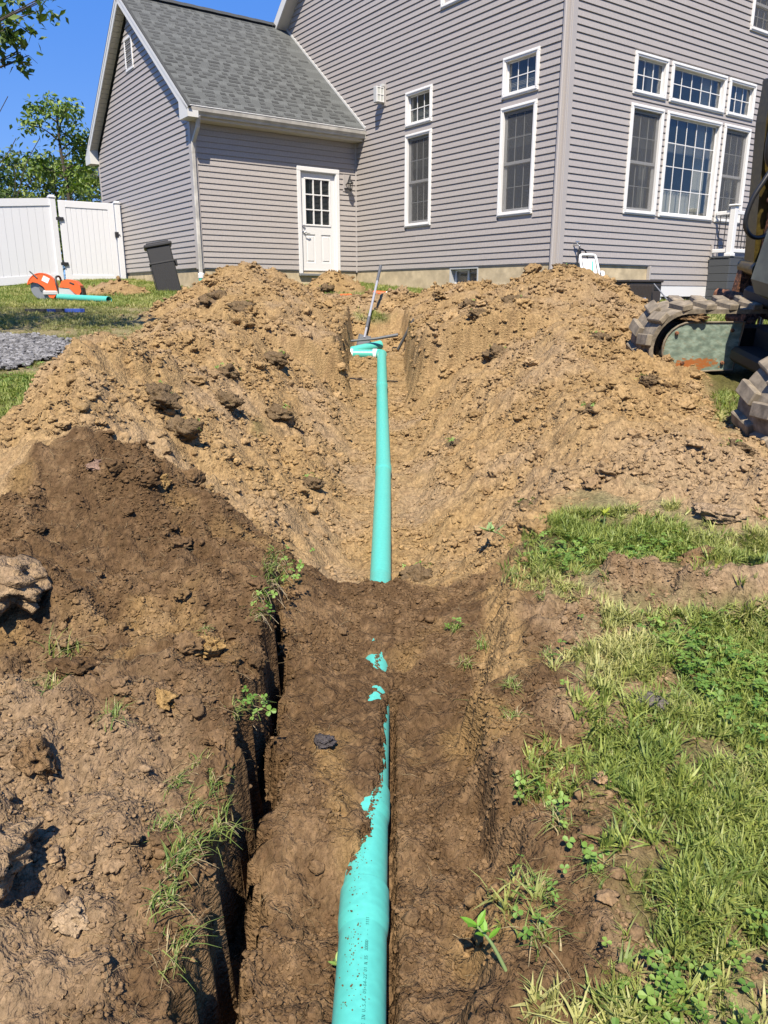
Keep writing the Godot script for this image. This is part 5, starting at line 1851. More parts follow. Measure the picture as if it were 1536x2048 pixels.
func build_excavator() -> void:
	var t := thing("excavator", "muddy mini excavator with rubber tracks and olive arm parked right of the trench", "excavator", Vector3(2.22, 0.53, -4.55), 0.0)
	t.rotation_degrees = Vector3(9.6, 4.0, 0)
	make_track(t, -1.86, 0.40, 1.0)
	make_track(t, -0.02, 0.40, 1.0)
	var b := MB.new()
	b.bev(Vector3(1.35, 0.36, -0.94), Vector3(1.0, 0.22, 1.5), 0.03)
	b.bev(Vector3(0.9, 0.25, -0.94), Vector3(0.5, 0.12, 1.4), 0.03)
	put("undercarriage", b, M.machine_black, t)
	b = MB.new()
	b.lathe([Vector2(0.40, 0.44), Vector2(0.40, 0.58)], Vector3(1.5, 0, -0.94), Vector3.UP, 32)
	put("turntable", b, M.machine_black, t)
	# upper body: floor plate, the rounded rear shell with its slots, cab frame and glass
	b = MB.new()
	b.bev(Vector3(1.85, 0.66, -0.95), Vector3(2.0, 0.12, 2.1), 0.03)
	put("base_plate", b, M.machine_black, t)
	var poly := PackedVector2Array([Vector2(0.0, 0.0), Vector2(0.05, -0.10), Vector2(0.16, -0.15), Vector2(2.0, -0.15), Vector2(2.0, 0.36), Vector2(0.05, 0.36)])
	b = MB.new()
	b.prism(poly, Vector3(0.57, 0.86, -1.40), Vector3(1, 0, 0), Vector3(0, 1, 0), Vector3(0, 0, 1.45))
	var shell := put("body_shell", b, M.machine_grey, t)
	for i in 3:
		for j in 4:
			var s := MB.new()
			s.bev(Vector3(0.582 + (0.22 + j * 0.055) * 0.1, 0.86 + 0.04 + j * 0.065 - 0.02 * i, -1.33 + i * 0.085), Vector3(0.02, 0.035, 0.06), 0.006, Basis(Vector3.RIGHT, -0.35))
			put("vent_slot", s, M.machine_black, shell)
	b = MB.new()
	for p in [[0.76, -1.36], [0.76, 0.0], [2.2, -1.36], [2.2, 0.0]]:
		b.bev(Vector3(p[0], 1.92, p[1]), Vector3(0.06, 1.4, 0.06), 0.01)
	b.bev(Vector3(1.5, 2.64, -0.68), Vector3(1.6, 0.08, 1.5), 0.02)
	b.bev(Vector3(0.72, 1.24, -0.68), Vector3(0.12, 0.06, 1.45), 0.015)
	put("cab_frame", b, M.machine_black, t)
	b = MB.new()
	b.span(Vector3(0.755, 1.27, -1.32), Vector3(0.761, 2.58, -0.05))
	b.span(Vector3(0.80, 1.27, 0.0), Vector3(2.16, 2.58, 0.006))
	put("cab_glass", b, M.glass, t)
	b = MB.new()
	b.bev(Vector3(1.6, 1.55, -0.6), Vector3(0.5, 0.14, 0.5), 0.05)
	b.bev(Vector3(1.85, 1.9, -0.6), Vector3(0.14, 0.7, 0.5), 0.05)
	put("seat", b, M.black_plastic, t)
	# boom and stick stand at the far side; these are set in the machine's own axes
	var zz := -2.42
	var P := func(x: float, y: float, z := 0.0) -> Vector3: return Vector3(x, y, zz + z)
	b = MB.new()
	var boom := PackedVector2Array([Vector2(2.3, 1.1), Vector2(2.15, 2.1), Vector2(1.75, 2.6), Vector2(1.32, 2.66), Vector2(1.06, 2.52), Vector2(0.98, 2.33), Vector2(1.10, 2.24), Vector2(1.34, 2.32), Vector2(1.66, 2.26), Vector2(1.86, 1.95), Vector2(2.0, 1.1)])
	b.prism(boom, P.call(0, 0, -0.10), Vector3(1, 0, 0), Vector3(0, 1, 0), Vector3(0, 0, 0.2))
	b.bev(P.call(2.2, 0.95), Vector3(0.5, 0.5, 0.4), 0.05)
	put("boom", arm_set(b), M.olive_paint, t)
	b = MB.new()
	b.prism(PackedVector2Array([Vector2(0.93, 2.42), Vector2(1.16, 2.48), Vector2(1.27, 2.30), Vector2(1.20, 1.6), Vector2(1.13, 0.86), Vector2(1.01, 0.86), Vector2(0.96, 1.5), Vector2(0.92, 2.1)]), P.call(0, 0, -0.08), Vector3(1, 0, 0), Vector3(0, 1, 0), Vector3(0, 0, 0.16))
	var stick := put("stick", arm_set(b), M.olive_paint, t)
	for q in [[0.985, 2.40, 0.034], [1.14, 2.36, 0.05], [1.03, 2.12, 0.025], [1.04, 0.92, 0.07]]:
		b = MB.new()
		b.lathe([Vector2(0.0, 0.13), Vector2(q[2], 0.13), Vector2(q[2], -0.13), Vector2(0.0, -0.13)], P.call(q[0], q[1]), Vector3(0, 0, 1), 16)
		put("pin", arm_set(b), M.olive_paint, stick)
	b = MB.new()      # rust-brown cylinder and its brackets down the inner side
	b.bev(P.call(1.12, 1.36, 0.16), Vector3(0.15, 0.62, 0.14), 0.015, Basis(Vector3(0, 0, 1), -0.06))
	b.bev(P.call(1.14, 1.86, 0.16), Vector3(0.2, 0.17, 0.16), 0.02)
	b.bev(P.call(1.13, 1.68, 0.16), Vector3(0.17, 0.05, 0.18), 0.01)
	b.bev(P.call(1.21, 1.08, 0.05), Vector3(0.2, 0.11, 0.2), 0.03)
	put("cylinder_bracket", arm_set(b), M.rust, t)
	b = MB.new()
	b.prism(PackedVector2Array([Vector2(1.02, 2.26), Vector2(1.2, 2.3), Vector2(1.24, 1.95), Vector2(1.17, 1.5), Vector2(1.12, 0.95), Vector2(1.05, 0.95), Vector2(1.05, 1.5), Vector2(1.03, 1.9)]), P.call(0, 0, 0.081), Vector3(1, 0, 0), Vector3(0, 1, 0), Vector3(0, 0, 0.02))
	put("wear_plate", arm_set(b), M.rust, t)
	b = MB.new()
	for i in 6:
		var y := 2.1 - i * 0.12
		b.lathe([Vector2(0.0, 0.03), Vector2(0.026, 0.03), Vector2(0.03, 0.0), Vector2(0.02, -0.02)], P.call(1.05 - i * 0.006, y, 0.15), Vector3(0.3, 0, 1).normalized(), 8)
	put("hose_fittings", arm_set(b), M.rust, t)
	b = MB.new()      # linkage at the stick's foot
	b.prism(PackedVector2Array([Vector2(1.08, 0.98), Vector2(1.24, 0.96), Vector2(1.27, 0.84), Vector2(1.18, 0.66), Vector2(1.06, 0.42), Vector2(0.96, 0.44), Vector2(1.0, 0.62), Vector2(1.1, 0.8)]), P.call(0, 0, 0.06), Vector3(1, 0, 0), Vector3(0, 1, 0), Vector3(0, 0, 0.07))
	b.prism(PackedVector2Array([Vector2(0.98, 0.9), Vector2(1.14, 0.9), Vector2(1.2, 0.55), Vector2(1.1, 0.40), Vector2(0.97, 0.44), Vector2(0.93, 0.58)]), P.call(0, 0, -0.12), Vector3(1, 0, 0), Vector3(0, 1, 0), Vector3(0, 0, 0.08))
	var link := put("bucket_link", arm_set(b), M.rust, t)
	for q in [[0.87, 0.66, 0.062], [1.17, 0.52, 0.05], [1.2, 0.9, 0.05], [1.0, 0.46, 0.05]]:
		b = MB.new()
		b.lathe([Vector2(0.0, 0.15), Vector2(q[2] * 0.7, 0.15), Vector2(q[2], 0.12), Vector2(q[2], -0.12), Vector2(0.0, -0.14)], P.call(q[0], q[1]), Vector3(0.35, 0, 0.94).normalized(), 16)
		put("pin", arm_set(b), M.rust, link)
	b = MB.new()
	b.tube([P.call(1.17, 0.5, 0.05), P.call(1.14, 0.22, 0.08)], 0.025, 10)
	put("bucket_rod", arm_set(b), M.chrome, t)
	# bucket: two side plates, back and floor
	b = MB.new()
	var side := PackedVector2Array([Vector2(0.74, 0.34), Vector2(0.82, 0.20), Vector2(0.80, -0.10), Vector2(1.0, -0.22), Vector2(1.35, -0.16), Vector2(1.52, 0.04), Vector2(1.5, 0.3), Vector2(0.86, 0.32)])
	for s in [-0.22, 0.2]: b.prism(side, P.call(0, 0, s), Vector3(1, 0, 0), Vector3(0, 1, 0), Vector3(0, 0, 0.022))
	var pl := [Vector2(0.80, 0.19), Vector2(0.79, -0.10), Vector2(1.0, -0.22), Vector2(1.35, -0.16), Vector2(1.52, 0.04)]
	for i in pl.size() - 1:
		var A: Vector3 = P.call(pl[i].x, pl[i].y, -0.2)
		var B: Vector3 = P.call(pl[i + 1].x, pl[i + 1].y, -0.2)
		var n := Vector3(-(B - A).y, (B - A).x, 0).normalized() * 0.015
		b.hexa([A + Vector3(0, 0, 0.4) - n, B + Vector3(0, 0, 0.4) - n, B - n, A - n, A + Vector3(0, 0, 0.4) + n, B + Vector3(0, 0, 0.4) + n, B + n, A + n])
	put("bucket", arm_set(b), M.shovel_tan, t)
	# hoses
	var hose := func(pts: Array, r: float) -> void:
		var h := MB.new()
		h.tube(smooth_path(pts, 6), r, 8)
		put("hose", arm_set(h), M.hose_rubber, t)
	hose.call([P.call(1.35, 2.44, 0.16), P.call(1.02, 2.36, 0.2), P.call(0.90, 2.05, 0.22), P.call(0.90, 1.83, 0.22), P.call(0.98, 1.73, 0.2), P.call(1.10, 1.62, 0.15), P.call(1.12, 1.3, 0.13)], 0.021)
	hose.call([P.call(1.12, 2.0, 0.14), P.call(1.02, 1.86, 0.2), P.call(0.90, 1.68, 0.25), P.call(0.80, 1.50, 0.27), P.call(0.77, 1.32, 0.28), P.call(0.84, 1.22, 0.28), P.call(0.97, 1.22, 0.24), P.call(1.05, 1.32, 0.18), P.call(1.08, 1.5, 0.13)], 0.019)
	hose.call([P.call(1.3, 2.52, 0.14), P.call(0.98, 2.46, 0.17), P.call(0.94, 2.2, 0.18), P.call(0.95, 1.9, 0.16), P.call(1.06, 1.6, 0.12), P.call(1.08, 1.2, 0.11)], 0.016)
	# mud that dropped on the far track's frame
	b = MB.new()
	tag(put("mud_clod", clod_mesh(44, BROWN), M.soil, self), "brown grassy clod of mud resting on the far track frame", "clod").transform = Transform3D(Basis().scaled(Vector3(0.11, 0.042, 0.07)), Vector3(2.44, 1.325, -6.17))

var lumps := {}
# an irregular clod of about unit radius
func lump(sd: int, rough: int) -> ArrayMesh:
	var key := sd * 10 + rough
	if lumps.has(key): return lumps[key]
	var f := noise(FastNoiseLite.TYPE_SIMPLEX, 0.55 if rough < 3 else 0.8, sd, 3, 0.6)
	var g := noise(FastNoiseLite.TYPE_CELLULAR, 0.9 if rough < 3 else 1.6, sd + 100)
	g.cellular_return_type = FastNoiseLite.RETURN_DISTANCE
	var h := noise(FastNoiseLite.TYPE_SIMPLEX, 0.9, sd + 7, 4, 0.65)
	var k2 := noise(FastNoiseLite.TYPE_CELLULAR, 1.0, sd + 9, 2)
	k2.cellular_return_type = FastNoiseLite.RETURN_DISTANCE
	var rings: int = [5, 7, 10, 26][rough]
	var segs: int = [7, 10, 14, 40][rough]
	var pts := []
	for i in rings + 1:
		for k in segs:
			var a := PI * i / rings
			var d := Vector3(sin(a) * cos(TAU * k / segs), cos(a), sin(a) * sin(TAU * k / segs))
			var r := 1.0 + f.get_noise_3dv(d * 1.6) * 0.75 - (g.get_noise_3dv(d * 1.4) + 0.5) * 0.45
			# broken faces: flatten towards a few planes
			for q in 3:
				var pn := Vector3(sin(sd * 1.7 + q * 2.1), cos(sd * 2.3 + q * 1.3), sin(sd * 0.9 + q * 3.7)).normalized()
				var dd := d.dot(pn)
				if dd > 0.3: r = minf(r, 0.72 / dd + 0.06)
			if rough == 3:
				r += 0.075 * h.get_noise_3dv(d * 5.0) - 0.08 * (k2.get_noise_3dv(d * 3.2) + 0.5)
			pts.push_back(d * r)
	var v := PackedVector3Array(pts)
	var n := PackedVector3Array(); n.resize(v.size())
	var idx := PackedInt32Array()
	for i in rings:
		for k in segs:
			var a := i * segs + k
			var b := i * segs + (k + 1) % segs
			idx.append_array(PackedInt32Array([a, a + segs, b, b, a + segs, b + segs]))
	for i in range(0, idx.size(), 3):
		var q := (v[idx[i + 2]] - v[idx[i]]).cross(v[idx[i + 1]] - v[idx[i]])
		for k in 3: n[idx[i + k]] += q
	# rims at the poles share a place
	for k in segs:
		n[k] = Vector3.UP; n[rings * segs + k] = Vector3.DOWN
	for i in n.size():
		var q := n[i].normalized()
		n[i] = q if q.dot(v[i]) > 0 else -q
	# clockwise fronts
	var a := []
	a.resize(Mesh.ARRAY_MAX)
	a[Mesh.ARRAY_VERTEX] = v; a[Mesh.ARRAY_NORMAL] = n; a[Mesh.ARRAY_INDEX] = idx
	var m := ArrayMesh.new()
	m.add_surface_from_arrays(Mesh.PRIMITIVE_TRIANGLES, a)
	m.surface_set_material(0, M.clod)
	lumps[key] = m
	return m

func on_pipe(x: float, z: float) -> bool:
	return absf(x - pipe_x(z)) < 0.07 and (z < -3.6 or z > -2.9)

func scatter_clods() -> void:
	rng.seed = 4242
	var sets := []
	for k in 16: sets.push_back([[], []])
	# [x0, x1, z0, z1, tries, smallest, largest, power]
	for zone in [[-1.6, 1.3, -3.5, -1.0, 80000, 0.0022, 0.009, 3.0], [-1.6, 1.3, -3.5, -1.0, 2600, 0.008, 0.026, 3.0], [-3.0, 3.2, -6.8, -3.4, 60000, 0.004, 0.019, 3.0], [-3.0, 3.2, -6.8, -3.4, 3000, 0.014, 0.045, 3.5], [-4.0, 4.0, -13.5, -6.8, 60000, 0.008, 0.032, 3.0], [-4.0, 4.0, -13.5, -6.8, 3600, 0.022, 0.065, 3.5], [-3.0, 3.2, -6.8, -3.2, 300, 0.03, 0.085, 2.5], [-4.0, 4.0, -13.5, -6.8, 330, 0.04, 0.11, 2.5], [-1.5, -0.4, -3.2, -1.0, 160, 0.02, 0.045, 2.0], [-6.0, 1.5, -17.0, -13.5, 6000, 0.012, 0.05, 2.6]]:
		for i in zone[4]:
			var x := rng.randf_range(zone[0], zone[1])
			var z := rng.randf_range(zone[2], zone[3])
			var s := shape(x, z)
			if s.y < 0.3 and rng.randf() > s.y * 0.6 + 0.04 * float(x < 0.9): continue
			if on_pipe(x, z): continue
			var pat := n_patch.get_noise_2d(x * 1.7 + 9.0, z * 1.7)
			if rng.randf() > clampf(0.5 + pat * 2.0, 0.07, 1.0) * ((0.75 if zone[5] < 0.005 else 0.35) + 0.5 * s.w): continue
			var r: float = zone[5] + (zone[6] - zone[5]) * rng.randf() ** zone[7]
			var g := ground(x, z, 1.0)
			var c := soil_colour(x, z, s)
			var q := rng.randf()
			var k := 0.82 + 0.4 * q
			c = c.lerp(BROWN, 0.25 * rng.randf())
			var b := Basis.from_euler(Vector3(rng.randf() * TAU, rng.randf() * TAU, rng.randf() * TAU)).scaled(Vector3(1, rng.randf_range(0.5, 0.85), rng.randf_range(0.65, 1.0)) * r)
			b = Basis(Vector3.UP, rng.randf() * TAU) * b
			var w: Array = sets[10 + rng.randi() % 6 if zone[4] < 500 else rng.randi() % 10]
			w[0].push_back(Transform3D(b, Vector3(x, g.x + r * rng.randf_range(-0.15, 0.4), z)))
			w[1].push_back(Color(c.r * k, c.g * k, c.b * k))
	for k in 16:
		mm("soil_clods", lump(k + 1, 3 if k > 9 else 2 if k < 7 else 1), sets[k][0], sets[k][1], M.clod)

# clods one can point at
func build_big_clods() -> void:
	var list := [
		[-0.55, -2.16, 0.05, 0.7, "yellow brown clod on the dark slope above the trench edge", OCHRE, 21],
		[-0.9, -1.98, 0.06, 0.5, "flat dark clod half sunk in the middle of the near dark slope", DARK, 22],
		[-0.84, -1.29, 0.105, 0.6, "largest pale crumbly clod at the left edge near the camera", DUSTY.lerp(BROWN, 0.4), 23],
		[-0.62, -1.22, 0.036, 0.6, "small pale clod with grey crust right of the largest pale clod", DUSTY, 24],
		[-0.97, -3.15, 0.05, 0.8, "ochre stone like clod below the crest of the dark heap", OCHRE, 25],
		[-1.25, -3.18, 0.045, 0.5, "round pinkish stone pressed into the dark heap", Color(0.3, 0.2, 0.15), 26],
		[-0.62, -1.9, 0.035, 0.8, "rounded ochre clod beside a brown stick end near the left grass", OCHRE, 27],
		[-1.3, -7.0, 0.13, 0.8, "tan boulder sized clod left of the trench below the grassy sod", TAN, 28],
		[0.78, -1.95, 0.036, 0.6, "grey stone at the edge of the right lawn", Color(0.16, 0.14, 0.13), 29],
		[0.55, -1.65, 0.022, 0.5, "smooth tan pebble on the bare soil right of the trench", Color(0.42, 0.28, 0.16), 30],
		[-0.18, -1.98, 0.03, 0.5, "small dark grey stone set in the trench soil left of the pipe", Color(0.09, 0.08, 0.08), 31],
		[1.3, -2.98, 0.075, 0.7, "brown upright clod among the grass patches on the right", BROWN, 32],
		[1.55, -3.35, 0.10, 0.4, "flat tilted slab of dry soil on the right bank", DUSTY, 33],
		[1.2, -4.4, 0.05, 0.7, "tan ochre clod alone on the lower right slope", TAN, 34],
		[-1.28, -2.40, 0.16, 0.6, "large tan sod block overhanging a dark hollow at the left edge", DUSTY.lerp(BROWN, 0.35), 35],
		[-0.86, -1.62, 0.05, 1.0, "long brown lump of soil lying on the near left bank", BROWN, 36],
	]
	for q in list:
		var g := ground(q[0], q[1], 1.0)
		var m := clod_mesh(q[6], q[5])
		var o := put("soil_clod", m, M.soil, self)
		o.transform = Transform3D(Basis(Vector3.UP, q[6] * 1.3) * Basis().scaled(Vector3(1.1, q[3], 0.95) * q[2]), Vector3(q[0], g.x + q[2] * q[3] * 0.25, q[1]))
		tag(o, q[4], "clod")

func clod_mesh(sd: int, c: Color) -> ArrayMesh:
	var m := lump(sd, 3)
	var a := m.surface_get_arrays(0)
	var n: int = a[Mesh.ARRAY_VERTEX].size()
	var cs := PackedColorArray()
	for i in n:
		var k := rng.randf_range(0.85, 1.15)
		cs.push_back(Color((c.r * k) ** 0.4545, (c.g * k) ** 0.4545, (c.b * k) ** 0.4545))
	a[Mesh.ARRAY_COLOR] = cs
	var r := ArrayMesh.new()
	r.add_surface_from_arrays(Mesh.PRIMITIVE_TRIANGLES, a)
	return r

# a tuft of bent blades about one unit tall
func tuft(sd: int, blades: int, spread: float, lean: float, width: float) -> ArrayMesh:
	var r := RandomNumberGenerator.new()
	r.seed = sd
	var b := MB.new()
	for i in blades:
		var an := r.randf() * TAU
		var base := Vector3(cos(an), 0, sin(an)) * spread * sqrt(r.randf())
		var dir := Vector3(cos(an + r.randfn(0, 0.7)), 0, sin(an + r.randfn(0, 0.7)))
		var h := r.randf_range(0.5, 1.0)
		var l := lean * r.randf_range(0.2, 1.3)
		var side := Vector3(-dir.z, 0, dir.x) * width * r.randf_range(0.7, 1.2)
		var p := []
		for k in 4:
			var t := k / 3.0
			p.push_back(base + Vector3(0, h * (t - 0.28 * l * t * t), 0) + dir * h * l * t * t)
		var k0 := r.randf_range(0.75, 1.2)
		var yl := r.randf() < 0.12
		b.tint = Color(1.9, 1.25, 1.2) if yl else Color(k0, k0, k0)
		var nn := (Vector3.UP + dir * 0.3).normalized()
		for k in 3:
			var w0: Vector3 = side * [1.0, 0.9, 0.62, 0.0][k]
			var w1: Vector3 = side * [1.0, 0.9, 0.62, 0.0][k + 1]
			b.tri(p[k] - w0, p[k] + w0, p[k + 1] + w1)
			if k < 2: b.tri(p[k] - w0, p[k + 1] + w1, p[k + 1] - w1)
	return b.mesh(M.grass_blade)

# how thick the grass stands, 0..1
func turf_at(x: float, z: float, s: Vector4) -> float:
	var w := n_wob.get_noise_2d(x * 0.8, z * 0.8)
	var p := n_patch.get_noise_2d(x * 2.2 + 60.0, z * 2.2)
	var d := 1.0 - smoothstep(0.1, 0.6, s.y)
	# the right bank: bare near the cut, thick beyond
	if x > 0.1 and z > -3.45:
		var edge := grass_edge(z)
		d = smoothstep(edge - 0.18, edge + 0.24, x + w * 0.22 + p * 0.16)
		d *= clampf(0.78 + p * 2.0, 0.08, 1.0)
		if z < -2.5: d *= 1.0 - smoothstep(0.015, 0.05, heap_over(x, z) + w * 0.03) * 0.97
	if x > -3.0 and x < 2.6 and z < -3.45 and z > -13.0: d *= 1.0 - smoothstep(0.0, 0.35, s.y)
	var gravel := Vector2((x + 4.5) / 1.5, (z + 7.1) / 1.25).length() + w * 0.08
	d *= smoothstep(0.98, 1.06, gravel)
	return d

func scatter_grass() -> void:
	rng.seed = 977
	var shapes := []
	for k in 6: shapes.push_back(tuft(50 + k, 9, 0.22, [0.5, 0.8, 1.1, 0.4, 0.9, 1.4][k], 0.044))
	var far := []
	for k in 4: far.push_back(tuft(80 + k, 12, 0.6, [0.5, 0.9, 0.6, 1.1][k], 0.06))
	var sets := []
	for k in 10: sets.push_back([[], []])
	# [x0, x1, z0, z1, tries, low, high, far shape]
	for zone in [[0.15, 2.2, -3.5, -1.0, 40000, 0.028, 0.08, 0], [1.4, 4.2, -5.6, -3.4, 7000, 0.04, 0.09, 0], [-6.2, -1.8, -9.5, -4.0, 26000, 0.04, 0.095, 0], [-9.5, 1.4, -19.5, -9.5, 42000, 0.05, 0.10, 1], [2.4, 8.0, -15.0, -8.0, 9000, 0.05, 0.10, 1], [-16.0, -6.0, -20.0, -9.0, 9000, 0.06, 0.11, 1], [2.2, 7.0, -3.4, 0.5, 4000, 0.05, 0.09, 1], [-7.0, -1.6, -4.0, 0.5, 4000, 0.05, 0.09, 1]]:
		for i in zone[4]:
			var x := rng.randf_range(zone[0], zone[1])
			var z := rng.randf_range(zone[2], zone[3])
			var s := shape(x, z)
			var d := turf_at(x, z, s)
			var p := n_patch.get_noise_2d(x * 0.8 + 3.0, z * 0.8)
			if rng.randf() > d: continue
			var worn := z < -6.2 and z > -11.8 and x < -1.5 and x > -6.5
			if worn and rng.randf() < 0.5 + p: continue
			var y := s.x if zone[7] == 1 else ground(x, z, 1.0).x
			var dry := clampf(p * 1.3 + rng.randfn(0.14, 0.24), 0, 1)
			var c := Color(0.125, 0.185, 0.035).lerp(Color(0.30, 0.34, 0.075), rng.randf()).lerp(Color(0.46, 0.42, 0.17), dry * 0.85)
			if worn: c = c.lerp(Color(0.3, 0.25, 0.13), 0.45)
			var h := rng.randf_range(zone[5], zone[6]) * (0.75 if worn else 1.0)
			var b := Basis(Vector3.UP, rng.randf() * TAU) * Basis(Vector3.RIGHT, rng.randfn(0, 0.34)) 
			b = b.scaled(Vector3(1.0, 1.0, 1.0) * h)
			var w: Array = sets[(6 + rng.randi() % 4) if zone[7] == 1 else rng.randi() % 6]
			w[0].push_back(Transform3D(b, Vector3(x, y - 0.004, z)))
			w[1].push_back(c)
	for k in 10:
		if sets[k][0].size(): mm("grass", shapes[k] if k < 6 else far[k - 6], sets[k][0], sets[k][1], M.grass_blade)

# a three-leaved clover head, unit sized
func clover_mesh() -> ArrayMesh:
	var b := MB.new()
	for k in 3:
		var a := TAU * k / 3
		var d := Vector3(cos(a), 0.0, sin(a))
		var s := Vector3(-d.z, 0, d.x)
		var c := Vector3(0, 0.0, 0)
		var p := [c, d * 0.45 + s * 0.4 + Vector3(0, 0.12, 0), d * 0.85 + s * 0.34 + Vector3(0, 0.10, 0), d * 0.95 + Vector3(0, 0.02, 0), d * 0.85 - s * 0.34 + Vector3(0, 0.10, 0), d * 0.45 - s * 0.4 + Vector3(0, 0.12, 0)]
		var mid := d * 0.5
		b.tint = Color(1, 1, 1) * [1.0, 0.88, 1.1][k]
		for i in 6: b.tri(mid, p[(i + 1) % 6], p[i])
	b.tint = Color(1.3, 1.2, 1.0)
	b.tube([Vector3(0, 0, 0), Vector3(0.1, -1.6, 0.1)], 0.04, 4, false)
	return b.mesh(M.leaf)

func scatter_clover() -> void:
	rng.seed = 31
	var m := clover_mesh()
	var w := []
	var t := []
	for q in [[1.0, -2.15, 0.36, 0.3, 520], [1.3, -1.95, 0.3, 0.26, 420], [0.8, -3.0, 0.22, 0.18, 130], [1.15, -3.05, 0.2, 0.15, 120], [0.95, -1.12, 0.35, 0.12, 130], [0.55, -1.1, 0.1, 0.08, 50], [-2.95, -5.9, 0.5, 0.4, 300], [-2.5, -6.5, 0.4, 0.3, 160], [1.7, -2.3, 0.3, 0.3, 200]]:
		for i in q[4]:
			var x: float = q[0] + rng.randfn(0, 0.5) * q[2]
			var z: float = q[1] + rng.randfn(0, 0.5) * q[3]
			if heap_over(x, z) > 0.035: continue
			var s := rng.randf_range(0.009, 0.019)
			w.push_back(Transform3D(Basis(Vector3.UP, rng.randf() * TAU) * Basis(Vector3.RIGHT, rng.randfn(0, 0.4)).scaled(Vector3.ONE * s), Vector3(x, ground(x, z, 1.0).x + rng.randf_range(0.015, 0.055), z)))
			t.push_back(Color(0.08, 0.17, 0.024).lerp(Color(0.2, 0.3, 0.05), rng.randf()))
	mm("clover_patch", m, w, t, M.leaf)

# loose plants along the cut edges: each is a thing
func edge_tuft(x: float, z: float, h: float, label: String, group: String, kind: int, lean := Vector3.ZERO) -> void:
	var g := ground(x, z, 1.0)
	var b := MB.new()
	var n := int(54 * (1.0 if kind != 2 else 0.5))
	for i in n:
		var a := rng.randf() * TAU
		var dir := (Vector3(cos(a), 0.0, sin(a)) + lean * 1.2).normalized()
		var base := Vector3(rng.randfn(0, 0.25), 0, rng.randfn(0, 0.4)) * h
		var L := h * rng.randf_range(0.5, 1.2)
		var l := rng.randf_range(0.4, 1.5)
		var side := Vector3(-dir.z, 0, dir.x).normalized() * rng.randf_range(0.0014, 0.003)
		var c := Color(0.09, 0.16, 0.03).lerp(Color(0.24, 0.27, 0.07), rng.randf())
		if rng.randf() < 0.25: c = Color(0.36, 0.29, 0.15)
		b.tint = c
		var p := []
		for k in 5:
			var t := k / 4.0
			p.push_back(base + Vector3(0, L * (t - 0.55 * l * t * t), 0) + dir * L * l * 0.8 * t * t)
		for k in 4:
			var w0 := side * (1.0 - k / 4.5)
			var w1 := side * (1.0 - (k + 1) / 4.5)
			b.quad(p[k] - w0, p[k] + w0, p[k + 1] + w1, p[k + 1] - w1)
	var t := thing("grass_tuft", label, "grass tuft", Vector3(x, g.x - 0.005, z), 0.0, group)
	put("blades", b, M.grass_blade, t)
	if kind >= 1:
		var cb := MB.new()
		var src := clover_mesh()
		var arr := src.surface_get_arrays(0)
		for i in 7:
			var s := rng.randf_range(0.012, 0.02)
			var xf := Transform3D(Basis.from_euler(Vector3(rng.randfn(0, 0.5), rng.randf() * TAU, rng.randfn(0, 0.5))).scaled(Vector3.ONE * s), Vector3(rng.randfn(0, 0.5) * h, rng.randf_range(0.3, 0.9) * h, rng.randfn(0, 0.6) * h) + lean * h * 0.7)
			cb.tint = Color(0.11, 0.22, 0.03).lerp(Color(0.22, 0.33, 0.07), rng.randf())
			var vs: PackedVector3Array = arr[Mesh.ARRAY_VERTEX]
			var ns: PackedVector3Array = arr[Mesh.ARRAY_NORMAL]
			for k in vs.size():
				cb.v.push_back(xf * vs[k]); cb.n.push_back((xf.basis * ns[k]).normalized()); cb.c.push_back(cb.tint)
		put("clover_leaves", cb, M.leaf, t)
	if kind == 3:
		var sb := put("sod_block", clod_mesh(90 + int(absf(x * 7.0)) % 6, BROWN.lerp(Color(0.14, 0.115, 0.075), 0.45)), M.soil, t)
		sb.transform = Transform3D(Basis.from_euler(Vector3(0.3, x * 9.0, 0.25)).scaled(Vector3(1.0, 0.65, 0.8) * h * 0.95), Vector3(h * 0.1, h * 0.15, h * 0.55))
	if kind == 2:
		var rb := MB.new()
		for i in 5:
			var p := Vector3(rng.randfn(0, 0.3) * h, 0, rng.randfn(0, 0.4) * h)
			rb.tube(smooth_path([p, p + Vector3(0.03, 0.02, 0.01) * rng.randf_range(0.6, 1.5), p + Vector3(0.06, -0.02, 0.03) * rng.randf_range(0.6, 1.4)], 3), 0.0008, 4)
		put("roots", rb, M.root, t)

